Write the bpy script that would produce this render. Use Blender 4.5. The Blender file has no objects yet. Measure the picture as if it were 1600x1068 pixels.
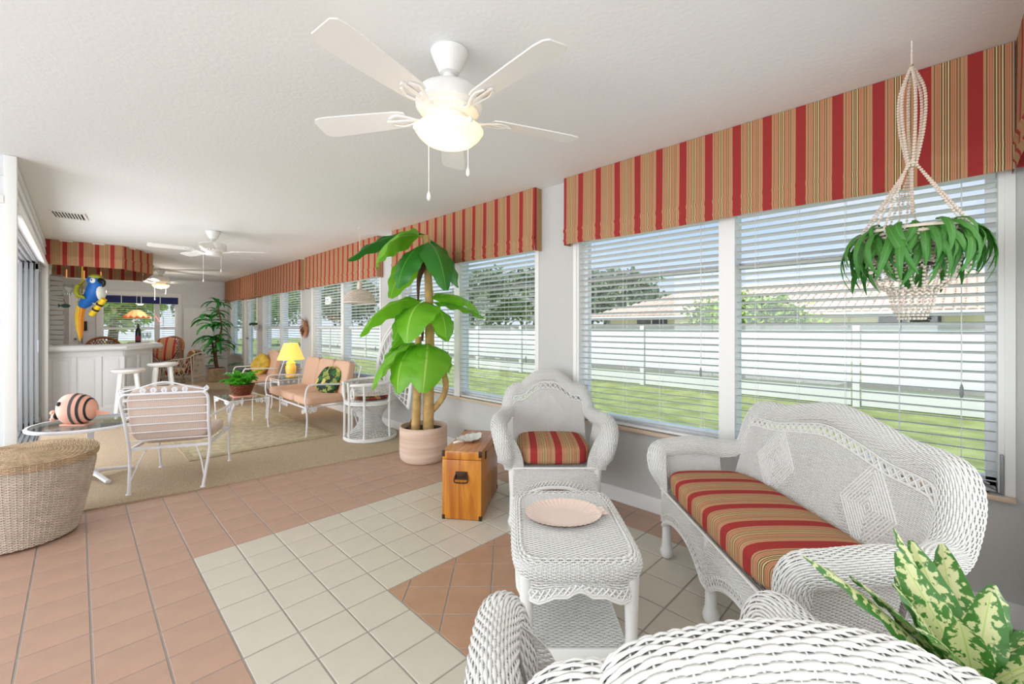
import bpy, bmesh, math, random
import numpy as np
from mathutils import Vector, Matrix
random.seed(7); rng = np.random.default_rng(7)
PI = math.pi; R = math.radians
S = bpy.context.scene
COL = S.collection
# ------------------------------------------------------------ camera, world, lights, exposure
HC = 1.25; CEIL = 2.405; W = 2.74; YN = -0.31; YF = 13.1; XL = -0.30
TH = R(45.3)
F = Vector((math.sin(TH), math.cos(TH), 0)); RT = Vector((math.cos(TH), -math.sin(TH), 0))
cam = bpy.data.objects.new('camera', bpy.data.cameras.new('camera')); COL.objects.link(cam)
cam.location = (0, 0, HC); cam.rotation_euler = (R(90), 0, -TH)
cam.data.sensor_width = 36; cam.data.lens = 36*672/1600; cam.data.shift_y = -23/1600
cam.data.clip_start = 0.02; cam.data.clip_end = 400
S.camera = cam
S.view_settings.view_transform = 'Standard'; S.view_settings.look = 'None'
S.view_settings.exposure = 0.12; S.view_settings.gamma = 1; S.view_settings.use_curve_mapping = False

world = bpy.data.worlds.new('world'); S.world = world; world.use_nodes = True
nt = world.node_tree; nt.nodes.clear()
out = nt.nodes.new('ShaderNodeOutputWorld'); bg = nt.nodes.new('ShaderNodeBackground')
tc = nt.nodes.new('ShaderNodeTexCoord'); sp = nt.nodes.new('ShaderNodeSeparateXYZ')
rp = nt.nodes.new('ShaderNodeValToRGB'); ns = nt.nodes.new('ShaderNodeTexNoise'); mx = nt.nodes.new('ShaderNodeMix')
rr = nt.nodes.new('ShaderNodeValToRGB')
mx.data_type = 'RGBA'
nt.links.new(tc.outputs['Generated'], sp.inputs[0]); nt.links.new(sp.outputs['Z'], rp.inputs[0])
rp.color_ramp.elements[0].position = 0.0; rp.color_ramp.elements[0].color = (0.80, 0.90, 1.0, 1)
rp.color_ramp.elements[1].position = 0.35; rp.color_ramp.elements[1].color = (0.34, 0.60, 0.96, 1)
ns.inputs['Scale'].default_value = 2.2; ns.inputs['Detail'].default_value = 6
nt.links.new(tc.outputs['Generated'], ns.inputs['Vector']); nt.links.new(ns.outputs['Fac'], rr.inputs[0])
rr.color_ramp.elements[0].position = 0.53; rr.color_ramp.elements[0].color = (0, 0, 0, 1)
rr.color_ramp.elements[1].position = 0.72; rr.color_ramp.elements[1].color = (1, 1, 1, 1)
nt.links.new(rr.outputs[0], mx.inputs[0]); nt.links.new(rp.outputs[0], mx.inputs[6]); mx.inputs[7].default_value = (0.95, 0.97, 1, 1)
nt.links.new(mx.outputs[2], bg.inputs[0]); bg.inputs[1].default_value = 1.0
nt.links.new(bg.outputs[0], out.inputs[0])

def lamp(name, kind, loc, rot, energy, color=(1, 1, 1), **kw):
    l = bpy.data.lights.new(name, kind); l.energy = energy; l.color = color
    for k, v in kw.items(): setattr(l, k, v)
    o = bpy.data.objects.new(name, l); COL.objects.link(o); o.location = loc; o.rotation_euler = rot
    return o
# sun on the lawn and the neighbour's roof, from behind the house (never through the windows)
lamp('sun', 'SUN', (0, 0, 8), (R(38), 0, R(-115)), 3.4, (1, 0.94, 0.85), angle=R(1))
# added fill lamp in front of the solid near wall, behind the camera
lamp('fill_near_end', 'AREA', (0.3, YN+0.02, 1.35), (R(90), 0, R(180)), 45, (0.93, 0.97, 1.0), shape='RECTANGLE', size=4.2, size_y=1.9)
# added softbox fill on the left beside the camera, out of view
lamp('fill_left_side', 'AREA', (-3.3, 2.0, 1.3), (R(90), 0, R(-90)), 100, (0.93, 0.97, 1.0), shape='RECTANGLE', size=4.0, size_y=2.1)
# unseen fill lamp added beyond the sliding door opening to brighten the middle
lamp('fill_sliding_door', 'AREA', (-0.85, 6.3, 1.05), (R(90), 0, R(-90)), 66, (0.96, 0.98, 1.0), shape='RECTANGLE', size=3.0, size_y=1.9)

# ------------------------------------------------------------ materials
def lin(c):
    return tuple(((x/255)/12.92 if x/255 <= 0.04045 else ((x/255+0.055)/1.055)**2.4) for x in c) + (1,)
def mat(name, rgb, rough=0.5, metal=0.0, bump=0, bscale=60, var=0, vscale=8, spec=0.5, emit=None, estr=0, trans=0, coat=0):
    m = bpy.data.materials.new(name); m.use_nodes = True; t = m.node_tree; b = t.nodes['Principled BSDF']
    b.inputs['Base Color'].default_value = lin(rgb); b.inputs['Roughness'].default_value = rough
    b.inputs['Metallic'].default_value = metal; b.inputs['Specular IOR Level'].default_value = spec
    b.inputs['Coat Weight'].default_value = coat
    if trans: b.inputs['Transmission Weight'].default_value = trans
    if emit: b.inputs['Emission Color'].default_value = lin(emit); b.inputs['Emission Strength'].default_value = estr
    if bump or var: co = t.nodes.new('ShaderNodeTexCoord')
    if bump:
        n = t.nodes.new('ShaderNodeTexNoise'); n.inputs['Scale'].default_value = bscale; n.inputs['Detail'].default_value = 4
        t.links.new(co.outputs['Object'], n.inputs['Vector'])
        bp = t.nodes.new('ShaderNodeBump'); bp.inputs['Strength'].default_value = bump; bp.inputs['Distance'].default_value = 0.01
        t.links.new(n.outputs['Fac'], bp.inputs['Height']); t.links.new(bp.outputs[0], b.inputs['Normal'])
    if var:
        n2 = t.nodes.new('ShaderNodeTexNoise'); n2.inputs['Scale'].default_value = vscale; n2.inputs['Detail'].default_value = 5
        t.links.new(co.outputs['Object'], n2.inputs['Vector'])
        hs = t.nodes.new('ShaderNodeHueSaturation'); hs.inputs['Color'].default_value = lin(rgb)
        mr = t.nodes.new('ShaderNodeMapRange'); mr.inputs[1].default_value = 0.3; mr.inputs[2].default_value = 0.7
        mr.inputs[3].default_value = 1-var; mr.inputs[4].default_value = 1+var
        t.links.new(n2.outputs['Fac'], mr.inputs[0]); t.links.new(mr.outputs[0], hs.inputs['Value']); t.links.new(hs.outputs[0], b.inputs['Base Color'])
    return m
def ramp_mat(name, coord, axis, period, stops, rough=0.8, bump=0.15, noise=0.0, nscale=30):
    """colour bands along one coordinate; stops = [(pos, rgb)...] constant"""
    m = bpy.data.materials.new(name); m.use_nodes = True; t = m.node_tree; b = t.nodes['Principled BSDF']; b.inputs['Roughness'].default_value = rough
    co = t.nodes.new('ShaderNodeTexCoord'); s = t.nodes.new('ShaderNodeSeparateXYZ'); t.links.new(co.outputs[coord], s.inputs[0])
    d = t.nodes.new('ShaderNodeMath'); d.operation = 'DIVIDE'; d.inputs[1].default_value = period; t.links.new(s.outputs[axis], d.inputs[0])
    f = t.nodes.new('ShaderNodeMath'); f.operation = 'FRACT'; t.links.new(d.outputs[0], f.inputs[0])
    r = t.nodes.new('ShaderNodeValToRGB'); r.color_ramp.interpolation = 'CONSTANT'
    t.links.new(f.outputs[0], r.inputs[0])
    e = r.color_ramp.elements
    e[0].position = stops[0][0]; e[0].color = lin(stops[0][1]); e[1].position = stops[1][0]; e[1].color = lin(stops[1][1])
    for p, c in stops[2:]:
        x = e.new(p); x.color = lin(c)
    t.links.new(r.outputs[0], b.inputs['Base Color'])
    b.inputs['Specular IOR Level'].default_value = 0.15
    n = t.nodes.new('ShaderNodeTexNoise'); n.inputs['Scale'].default_value = 14; t.links.new(co.outputs['Object'], n.inputs['Vector'])
    bp = t.nodes.new('ShaderNodeBump'); bp.inputs['Strength'].default_value = bump; bp.inputs['Distance'].default_value = 0.01
    t.links.new(n.outputs['Fac'], bp.inputs['Height']); t.links.new(bp.outputs[0], b.inputs['Normal'])
    return m
RED, TAN, OLI, YEL, PK = (164, 58, 56), (194, 150, 112), (84, 68, 48), (226, 202, 148), (192, 104, 86)
ST = [(0, RED), (.29, TAN), (.345, OLI), (.36, TAN), (.40, PK), (.415, TAN), (.44, PK), (.455, TAN), (.49, OLI), (.515, YEL), (.54, OLI), (.56, TAN),
      (.60, OLI), (.62, YEL), (.65, OLI), (.675, TAN), (.70, PK), (.715, TAN), (.74, PK), (.755, TAN), (.79, OLI), (.805, TAN), (.85, OLI), (.865, TAN), (.93, PK), (.945, TAN)]
M = {}
M['stripe_uv'] = ramp_mat('striped_valance_fabric', 'UV', 'X', 0.155, ST)
M['stripe_obj'] = ramp_mat('striped_cushion_fabric', 'Object', 'X', 0.155, ST)
M['wall'] = mat('grey_wall_paint', (208, 207, 204), 0.85, bump=0.12, bscale=60)
M['ceil'] = mat('white_ceiling', (243, 244, 244), 0.9, bump=0.12, bscale=45)
M['white'] = mat('white_paint', (246, 245, 243), 0.45)
M['siding'] = mat('siding_white', (232, 233, 236), 0.6)
M['barw'] = mat('bar_white', (232, 232, 232), 0.5)
M['wicker'] = mat('white_wicker', (240, 239, 236), 0.5)
M['terra'] = mat('terracotta_tile', (194, 158, 138), 0.42, var=0.07, vscale=5, bump=0.04, bscale=120, spec=0.4)
M['terra2'] = mat('terracotta_tile_warm', (190, 150, 122), 0.42, var=0.08, vscale=7, bump=0.04, bscale=120, spec=0.4)
M['cream'] = mat('cream_tile', (216, 208, 192), 0.3, var=0.04, vscale=5, bump=0.03, bscale=120)
M['grout'] = mat('grout', (172, 164, 158), 0.9)
M['carpet'] = mat('beige_carpet', (200, 178, 152), 0.95, bump=0.8, bscale=220, var=0.22, vscale=130, spec=0.1)
M['rug'] = mat('woven_rug', (200, 186, 156), 0.95, bump=0.6, bscale=160, var=0.2, vscale=14, spec=0.1)
M['rugedge'] = mat('rug_border', (188, 172, 140), 0.95, bump=0.6, bscale=160, var=0.25, vscale=30, spec=0.1)
M['metalw'] = mat('white_iron', (240, 240, 244), 0.35)
M['greym'] = mat('grey_metal', (150, 152, 156), 0.4, 0.6)
M['dark'] = mat('dark', (30, 28, 28), 0.6)
M['black'] = mat('black', (18, 18, 18), 0.5)
M['peach'] = mat('peach_cushion', (222, 180, 152), 0.85, bump=0.12, bscale=90)
M['pinkstripe'] = ramp_mat('pale_striped_fabric', 'Object', 'X', 0.012, [(0, (212, 190, 176)), (.5, (224, 205, 192))], bump=0.1)
M['basket'] = mat('pale_wicker', (222, 206, 190), 0.7, var=0.12, vscale=20)
M['basketd'] = mat('tan_wicker', (208, 180, 146), 0.7, var=0.2, vscale=14)
M['rattan'] = mat('brown_rattan', (158, 96, 56), 0.55, var=0.2, vscale=20)
M['rattanw'] = mat('bleached_rattan', (232, 216, 200), 0.5)
M['wood'] = mat('orange_wood', (196, 118, 34), 0.3)
M['woodtop'] = mat('chest_top_wood', (206, 140, 92), 0.22)
M['sill'] = mat('sill_tan', (222, 196, 172), 0.5)
M['brassd'] = mat('dark_bronze', (70, 48, 32), 0.4, 0.6)
M['pot'] = mat('sand_pot', (228, 200, 180), 0.7, bump=0.1, bscale=30)
M['soil'] = mat('soil', (48, 36, 28), 1.0)
M['trunk'] = mat('banana_trunk', (206, 168, 108), 0.7, var=0.25, vscale=12, bump=0.3, bscale=30)
M['trunkd'] = mat('brown_trunk', (120, 84, 52), 0.8, var=0.3, vscale=30)
M['paper'] = mat('brown_leaf_sheath', (96, 66, 48), 0.9)
M['chip'] = mat('old_white_paint', (228, 226, 222), 0.8)
M['blue'] = mat('navy_fabric', (44, 50, 110), 0.8)
M['plastic_blue'] = mat('parrot_blue', (22, 108, 196), 0.5)
M['yel'] = mat('parrot_yellow', (246, 204, 32), 0.5)
M['oran'] = mat('parrot_orange', (240, 150, 30), 0.5)
M['lime'] = mat('parrot_lime', (176, 176, 46), 0.5)
M['salmon'] = mat('salmon_ceramic', (236, 172, 148), 0.4)
M['plate'] = mat('pink_plate', (246, 222, 210), 0.18, coat=0.3)
M['china'] = mat('white_china', (238, 238, 232), 0.15)
M['shade'] = mat('yellow_shade', (246, 214, 120), 0.8, emit=(255, 206, 90), estr=0.75)
M['lampb'] = mat('yellow_lamp_base', (236, 200, 96), 0.3, emit=(255, 200, 80), estr=0.15)
M['bowl'] = mat('lit_bowl', (255, 236, 205), 0.4, emit=(255, 220, 160), estr=1.0)
M['amber'] = mat('amber_shade', (240, 170, 120), 0.4, emit=(255, 170, 110), estr=0.5)
M['cord'] = mat('cord', (222, 206, 190), 0.9)
M['bead'] = mat('cream_bead_cord', (238, 222, 206), 0.5)
M['crys'] = mat('clear_bead', (226, 214, 200), 0.2, spec=0.8)
M['grass'] = mat('lawn', (156, 166, 104), 0.95, var=0.3, vscale=3, bump=0.6, bscale=80, spec=0.1)
M['fence'] = mat('fence_white', (238, 238, 240), 0.6)
M['fenced'] = mat('fence_rail_grey', (150, 148, 146), 0.7)
M['stucco'] = mat('cream_stucco', (232, 224, 204), 0.9)
M['roof'] = mat('clay_roof', (240, 212, 190), 0.8, var=0.12, vscale=3)
M['green'] = mat('hedge_green', (160, 190, 84), 0.8, var=0.35, vscale=2)
M['dgreen'] = mat('tree_green', (150, 164, 130), 0.8, var=0.35, vscale=1)
M['bark'] = mat('bark', (110, 96, 80), 0.9)
M['copper'] = mat('dried_husk', (186, 128, 92), 0.8, var=0.2, vscale=40)
M['gold'] = mat('gold_fabric', (206, 168, 62), 0.8, var=0.25, vscale=14)
M['teal'] = mat('teal_fish', (40, 92, 84), 0.4)
M['wine'] = mat('wine_bottle', (28, 26, 24), 0.12)
M['winel'] = mat('wine_label', (150, 60, 66), 0.6)
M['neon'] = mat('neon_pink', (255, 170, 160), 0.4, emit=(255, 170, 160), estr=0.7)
M['greypanel'] = mat('grey_aluminium', (146, 148, 150), 0.4, 0.2)

def glass(name, alpha=0.9, tint=(1, 1, 1, 1)):
    m = bpy.data.materials.new(name); m.use_nodes = True; t = m.node_tree; t.nodes.clear()
    o = t.nodes.new('ShaderNodeOutputMaterial'); a = t.nodes.new('ShaderNodeBsdfTransparent'); a.inputs[0].default_value = tint
    g = t.nodes.new('ShaderNodeBsdfGlossy'); g.inputs['Roughness'].default_value = 0.02
    mm = t.nodes.new('ShaderNodeMixShader'); mm.inputs[0].default_value = 1-alpha
    t.links.new(a.outputs[0], mm.inputs[1]); t.links.new(g.outputs[0], mm.inputs[2]); t.links.new(mm.outputs[0], o.inputs[0])
    return m
M['pane'] = glass('window_glass', 0.96)
M['tglass'] = glass('table_glass', 0.72, (0.9, 0.94, 0.93, 1))

def leafmat(name, ca, cb, cm, noise_w=0.0, trans=0.25, rough=0.35, spots=None):
    """UV: x = along 0..1, y = across 0..1; midrib colour cm, body mix of ca and cb"""
    m = bpy.data.materials.new(name); m.use_nodes = True; t = m.node_tree; b = t.nodes['Principled BSDF']; b.inputs['Roughness'].default_value = rough
    co = t.nodes.new('ShaderNodeTexCoord'); s = t.nodes.new('ShaderNodeSeparateXYZ'); t.links.new(co.outputs['UV'], s.inputs[0])
    n = t.nodes.new('ShaderNodeTexNoise'); n.inputs['Scale'].default_value = 14 if spots else 3; n.inputs['Detail'].default_value = 3
    t.links.new(co.outputs['Object'], n.inputs['Vector'])
    a = t.nodes.new('ShaderNodeMath'); a.operation = 'SUBTRACT'; a.inputs[1].default_value = 0.5; t.links.new(s.outputs['Y'], a.inputs[0])
    ab = t.nodes.new('ShaderNodeMath'); ab.operation = 'ABSOLUTE'; t.links.new(a.outputs[0], ab.inputs[0])
    m1 = t.nodes.new('ShaderNodeMix'); m1.data_type = 'RGBA'; m1.inputs[6].default_value = lin(ca); m1.inputs[7].default_value = lin(cb)
    if spots:
        n.inputs['Scale'].default_value = spots
        ad = t.nodes.new('ShaderNodeMath'); ad.operation = 'SUBTRACT'; t.links.new(n.outputs['Fac'], ad.inputs[0])
        sc = t.nodes.new('ShaderNodeMath'); sc.operation = 'MULTIPLY'; sc.inputs[1].default_value = 0.62; t.links.new(ab.outputs[0], sc.inputs[0]); t.links.new(sc.outputs[0], ad.inputs[1])
        r = t.nodes.new('ShaderNodeValToRGB'); r.color_ramp.elements[0].position = 0.32; r.color_ramp.elements[1].position = 0.38
        t.links.new(ad.outputs[0], r.inputs[0]); t.links.new(r.outputs[0], m1.inputs[0])
    else:
        wv = t.nodes.new('ShaderNodeTexNoise'); wv.inputs['Scale'].default_value = 5
        t.links.new(co.outputs['Object'], wv.inputs['Vector']); t.links.new(wv.outputs['Fac'], m1.inputs[0])
    lt = t.nodes.new('ShaderNodeMath'); lt.operation = 'LESS_THAN'; lt.inputs[1].default_value = 0.022; t.links.new(ab.outputs[0], lt.inputs[0])
    m2 = t.nodes.new('ShaderNodeMix'); m2.data_type = 'RGBA'; t.links.new(lt.outputs[0], m2.inputs[0]); t.links.new(m1.outputs[2], m2.inputs[6]); m2.inputs[7].default_value = lin(cm)
    t.links.new(m2.outputs[2], b.inputs['Base Color'])
    tl = t.nodes.new('ShaderNodeBsdfTranslucent'); t.links.new(m2.outputs[2], tl.inputs[0]); ms = t.nodes.new('ShaderNodeMixShader'); ms.inputs[0].default_value = trans
    o = t.nodes['Material Output']; t.links.new(b.outputs[0], ms.inputs[1]); t.links.new(tl.outputs[0], ms.inputs[2]); t.links.new(ms.outputs[0], o.inputs[0])
    return m
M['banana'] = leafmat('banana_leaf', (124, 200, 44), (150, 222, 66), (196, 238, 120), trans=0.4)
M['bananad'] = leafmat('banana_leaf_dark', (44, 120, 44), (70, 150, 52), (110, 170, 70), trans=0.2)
M['drac'] = leafmat('glossy_leaf', (34, 124, 46), (56, 160, 60), (90, 180, 80))
M['dieff'] = leafmat('variegated_leaf', (74, 132, 58), (222, 226, 170), (196, 216, 130), spots=75, rough=0.25, trans=0.15)
M['strap'] = leafmat('strap_leaf', (54, 130, 70), (100, 164, 60), (120, 180, 90))
M['fern'] = leafmat('fern_leaf', (96, 190, 40), (66, 160, 36), (120, 200, 60))
M['broad'] = leafmat('broad_dark_leaf', (50, 96, 62), (90, 130, 96), (130, 160, 120))

def woodify(m, c1, c2, axis_scale=(2, 2, 14), d=1.5):
    t = m.node_tree; b = t.nodes['Principled BSDF']; co = t.nodes.new('ShaderNodeTexCoord'); mp = t.nodes.new('ShaderNodeMapping')
    mp.inputs['Scale'].default_value = axis_scale; n = t.nodes.new('ShaderNodeTexNoise'); n.inputs['Scale'].default_value = 1.0; n.inputs['Detail'].default_value = 6; n.inputs['Distortion'].default_value = d
    r = t.nodes.new('ShaderNodeValToRGB'); r.color_ramp.elements[0].position = 0.35; r.color_ramp.elements[0].color = lin(c1); r.color_ramp.elements[1].position = 0.65; r.color_ramp.elements[1].color = lin(c2)
    t.links.new(co.outputs['Object'], mp.inputs[0]); t.links.new(mp.outputs[0], n.inputs['Vector']); t.links.new(n.outputs['Fac'], r.inputs[0]); t.links.new(r.outputs[0], b.inputs['Base Color'])
woodify(M['wood'], (176, 98, 20), (222, 148, 52), (14, 6, 1.2))
woodify(M['woodtop'], (196, 124, 74), (222, 164, 122), (22, 2, 4))
woodify(M['pot'], (236, 212, 194), (216, 180, 156), (1, 1, 14))

def floral(name, cols, scale=14):
    m = bpy.data.materials.new(name); m.use_nodes = True; t = m.node_tree; b = t.nodes['Principled BSDF']; b.inputs['Roughness'].default_value = 0.85
    co = t.nodes.new('ShaderNodeTexCoord'); v = t.nodes.new('ShaderNodeTexVoronoi'); v.inputs['Scale'].default_value = scale
    n = t.nodes.new('ShaderNodeTexNoise'); n.inputs['Scale'].default_value = scale; mxx = t.nodes.new('ShaderNodeMix'); mxx.data_type = 'VECTOR'; mxx.inputs[0].default_value = 0.08
    t.links.new(co.outputs['Object'], n.inputs['Vector']); t.links.new(co.outputs['Object'], mxx.inputs[4]); t.links.new(n.outputs['Color'], mxx.inputs[5]); t.links.new(mxx.outputs[1], v.inputs['Vector'])
    s = t.nodes.new('ShaderNodeSeparateXYZ'); t.links.new(v.outputs['Color'], s.inputs[0])
    r = t.nodes.new('ShaderNodeValToRGB'); r.color_ramp.interpolation = 'CONSTANT'; t.links.new(s.outputs[0], r.inputs[0])
    e = r.color_ramp.elements; e[0].color = lin(cols[0]); e[1].position = 1/len(cols); e[1].color = lin(cols[1])
    for i, c in enumerate(cols[2:], 2): x = e.new(i/len(cols)); x.color = lin(c)
    t.links.new(r.outputs[0], b.inputs['Base Color']); return m
M['floral'] = floral('brown_floral_fabric', [(92, 58, 40), (186, 138, 88), (60, 44, 34), (170, 60, 44), (150, 130, 70), (226, 196, 150)], 22)
M['palmprint'] = floral('green_leaf_print', [(40, 60, 40), (214, 196, 110), (60, 104, 54), (30, 40, 34), (150, 160, 80)], 20)

# ------------------------------------------------------------ mesh builder
def arr(p): return np.asarray(p, dtype=float)
class MB:
    def __init__(s): s.v = []; s.f = []; s.uv = []; s.n = 0
    def add(s, v, f, uv=None):
        v = arr(v).reshape(-1, 3); s.v.append(v); n = s.n
        s.f.extend([tuple(int(i)+n for i in q) for q in f]); s.uv.append(arr(uv).reshape(-1, 2) if uv is not None else np.zeros((len(v), 2))); s.n += len(v); return s
    def box(s, x0, x1, y0, y1, z0, z1, bev=0.0):
        if bev <= 0:
            v = [(x, y, z) for z in (z0, z1) for y in (y0, y1) for x in (x0, x1)]
            return s.add(v, [(0, 2, 3, 1), (4, 5, 7, 6), (0, 1, 5, 4), (2, 6, 7, 3), (0, 4, 6, 2), (1, 3, 7, 5)])
        b = min(bev, (x1-x0)*.49, (y1-y0)*.49, (z1-z0)*.49)
        bm = bmesh.new(); bmesh.ops.create_cube(bm, size=1)
        for v in bm.verts: v.co = ((x0+x1)/2+v.co.x*(x1-x0), (y0+y1)/2+v.co.y*(y1-y0), (z0+z1)/2+v.co.z*(z1-z0))
        bmesh.ops.bevel(bm, geom=bm.edges[:], offset=b, segments=2, affect='EDGES', profile=0.6)
        return s.bm(bm)
    def bm(s, bm):
        bm.verts.index_update(); v = [tuple(p.co) for p in bm.verts]; f = [[q.index for q in fc.verts] for fc in bm.faces]; bm.free(); return s.add(v, f)
    def tube(s, path, r, sides=6, closed=False, flat=None, cap=True):
        P = arr(path); n = len(P); rad = np.full(n, r) if np.isscalar(r) else arr(r)
        T = np.zeros_like(P); T[1:-1] = P[2:]-P[:-2]; T[0] = P[1]-P[0]; T[-1] = P[-1]-P[-2]
        if closed: T[0] = P[1]-P[-1]; T[-1] = P[0]-P[-2]
        T /= np.maximum(np.linalg.norm(T, axis=1), 1e-9)[:, None]
        up = arr((0, 0, 1)) if abs(T[0][2]) < 0.9 else arr((1, 0, 0))
        A = np.zeros_like(P); a = np.cross(T[0], up); a /= np.linalg.norm(a); A[0] = a
        for i in range(1, n):
            a = A[i-1]-T[i]*np.dot(A[i-1], T[i]); nn = np.linalg.norm(a); A[i] = a/nn if nn > 1e-6 else A[i-1]
        B = np.cross(T, A); ang = np.arange(sides)*2*PI/sides
        ca = np.cos(ang)[None, :, None]; sa = np.sin(ang)[None, :, None]; fl = 1 if flat is None else flat
        V = P[:, None, :]+rad[:, None, None]*(ca*A[:, None, :]+fl*sa*B[:, None, :])
        fs = []
        m = n if closed else n-1
        for i in range(m):
            i2 = (i+1) % n
            for k in range(sides): k2 = (k+1) % sides; fs.append((i*sides+k, i*sides+k2, i2*sides+k2, i2*sides+k))
        if not closed and cap: fs.append(tuple(range(sides))[::-1]); fs.append(tuple((n-1)*sides+k for k in range(sides)))
        return s.add(V, fs)
    def lathe(s, prof, seg=24, c=(0, 0), scale=(1, 1), capb=False, capt=False):
        n = len(prof); V = []; fs = []
        for r, z in prof:
            for k in range(seg): a = 2*PI*k/seg; V.append((c[0]+r*scale[0]*math.cos(a), c[1]+r*scale[1]*math.sin(a), z))
        for i in range(n-1):
            for k in range(seg): k2 = (k+1) % seg; fs.append((i*seg+k, i*seg+k2, (i+1)*seg+k2, (i+1)*seg+k))
        if capb: fs.append(tuple(range(seg))[::-1])
        if capt: fs.append(tuple((n-1)*seg+k for k in range(seg)))
        return s.add(V, fs)
    def grid(s, fn, nu, nv, uvs=(1, 1)):
        V = []; U = []
        for i in range(nu+1):
            for j in range(nv+1): V.append(fn(i/nu, j/nv)); U.append((i/nu*uvs[0], j/nv*uvs[1]))
        fs = [(i*(nv+1)+j, (i+1)*(nv+1)+j, (i+1)*(nv+1)+j+1, i*(nv+1)+j+1) for i in range(nu) for j in range(nv)]
        return s.add(V, fs, U)
    def prism(s, poly, z0, z1):
        n = len(poly); V = [(x, y, z0) for x, y in poly]+[(x, y, z1) for x, y in poly]
        return s.add(V, [tuple(range(n))[::-1], tuple(range(n, 2*n))]+[(i, (i+1) % n, n+(i+1) % n, n+i) for i in range(n)])
    def ell(s, c, r, seg=14, rings=9, rot=None):
        V = []
        for i in range(rings+1):
            t = PI*i/rings
            for k in range(seg):
                a = 2*PI*k/seg; p = Vector((r[0]*math.sin(t)*math.cos(a), r[1]*math.sin(t)*math.sin(a), r[2]*math.cos(t)))
                if rot: p = rot @ p
                V.append((c[0]+p[0], c[1]+p[1], c[2]+p[2]))
        fs = [(i*seg+k, (i+1)*seg+k, (i+1)*seg+(k+1) % seg, i*seg+(k+1) % seg) for i in range(rings) for k in range(seg)]
        return s.add(V, fs)
    def xf(s, mt):
        """apply a 4x4 to everything so far"""
        m = np.array(mt)
        s.v = [np.c_[v, np.ones(len(v))] @ m.T for v in s.v]; s.v = [v[:, :3] for v in s.v]; return s
    def mesh(s, name, m, smooth=True, sharp=40):
        me = bpy.data.meshes.new(name); V = np.vstack(s.v)
        me.from_pydata(V.tolist(), [], s.f)
        if any(u.any() for u in s.uv):
            U = np.vstack(s.uv); uvl = me.uv_layers.new(name='UVMap'); li = np.zeros(len(me.loops), dtype=np.int32); me.loops.foreach_get('vertex_index', li); uvl.data.foreach_set('uv', U[li].ravel())
        me.validate(); me.materials.append(m)
        if smooth:
            me.polygons.foreach_set('use_smooth', [True]*len(me.polygons))
            try: me.set_sharp_from_angle(angle=R(sharp))
            except Exception: pass
        me.update(); return me
    def build(s, name, m, parent=None, smooth=True, loc=None, rot=None, sharp=40):
        o = bpy.data.objects.new(name, s.mesh(name, m, smooth, sharp)); COL.objects.link(o)
        if parent: o.parent = parent
        if loc: o.location = loc
        if rot: o.rotation_euler = rot
        return o
def inst(name, me, parent, loc=(0, 0, 0), rot=(0, 0, 0), sc=1):
    o = bpy.data.objects.new(name, me); COL.objects.link(o); o.parent = parent; o.location = loc; o.rotation_euler = rot; o.scale = (sc, sc, sc); return o
def tag(o, label=None, cat=None, group=None, kind=None):
    if label: o['label'] = label
    if cat: o['category'] = cat
    if group: o['group'] = group
    if kind: o['kind'] = kind
    return o
def thing(name, label, cat, loc=(0, 0, 0), rz=0, group=None):
    o = bpy.data.objects.new(name, None); COL.objects.link(o); o.location = loc; o.rotation_euler = (0, 0, rz); o.empty_display_size = 0.1
    return tag(o, label, cat, group)
def struct(o): o['kind'] = 'structure'; return o
def dup(root, loc, rz=None, label=None, group=None):
    r = root.copy(); COL.objects.link(r); r.location = loc
    if rz is not None: r.rotation_euler = (0, 0, rz)
    if label: r['label'] = label
    if group: r['group'] = group
    for ch in list(root.children):
        c = ch.copy(); COL.objects.link(c); c.parent = r
        for g in ch.children: d = g.copy(); COL.objects.link(d); d.parent = c
    return r
def CF(lat, d, z=0): p = F*d+RT*lat; return (p.x, p.y, z)
def rotF(v):  # rotation so that local +Y points to v
    return math.atan2(v[1], v[0])-PI/2
def cr(pts, n=8, closed=False):
    P = [arr(p) for p in pts]; m = len(P); out = []
    rngi = range(m if closed else m-1)
    for i in rngi:
        if closed: p0, p1, p2, p3 = P[i-1], P[i], P[(i+1) % m], P[(i+2) % m]
        else: p0, p1, p2, p3 = P[max(i-1, 0)], P[i], P[i+1], P[min(i+2, m-1)]
        for k in range(n):
            t = k/n; out.append(0.5*((2*p1)+(-p0+p2)*t+(2*p0-5*p1+4*p2-p3)*t*t+(-p0+3*p1-3*p2+p3)*t**3))
    if not closed: out.append(P[-1])
    return np.array(out)
def resample(P, n):
    P = arr(P); d = np.r_[0, np.cumsum(np.linalg.norm(np.diff(P, axis=0), axis=1))]; t = np.linspace(0, d[-1], n)
    return np.stack([np.interp(t, d, P[:, i]) for i in range(3)], 1)
def cushion_mb(w, d, h, e=5.0, n=10, puff=0.12):
    bm = bmesh.new(); bmesh.ops.create_cube(bm, size=2); bmesh.ops.subdivide_edges(bm, edges=bm.edges[:], cuts=n, use_grid_fill=True)
    for v in bm.verts:
        x, y, z = v.co; L = (abs(x)**e+abs(y)**e+abs(z)**e)**(1/e); x, y, z = x/L, y/L, z/L
        z *= 1+puff*(1-x*x)*(1-y*y)-puff*.3
        v.co = (x*w/2, y*d/2, z*h/2)
    return MB().bm(bm)

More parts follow.
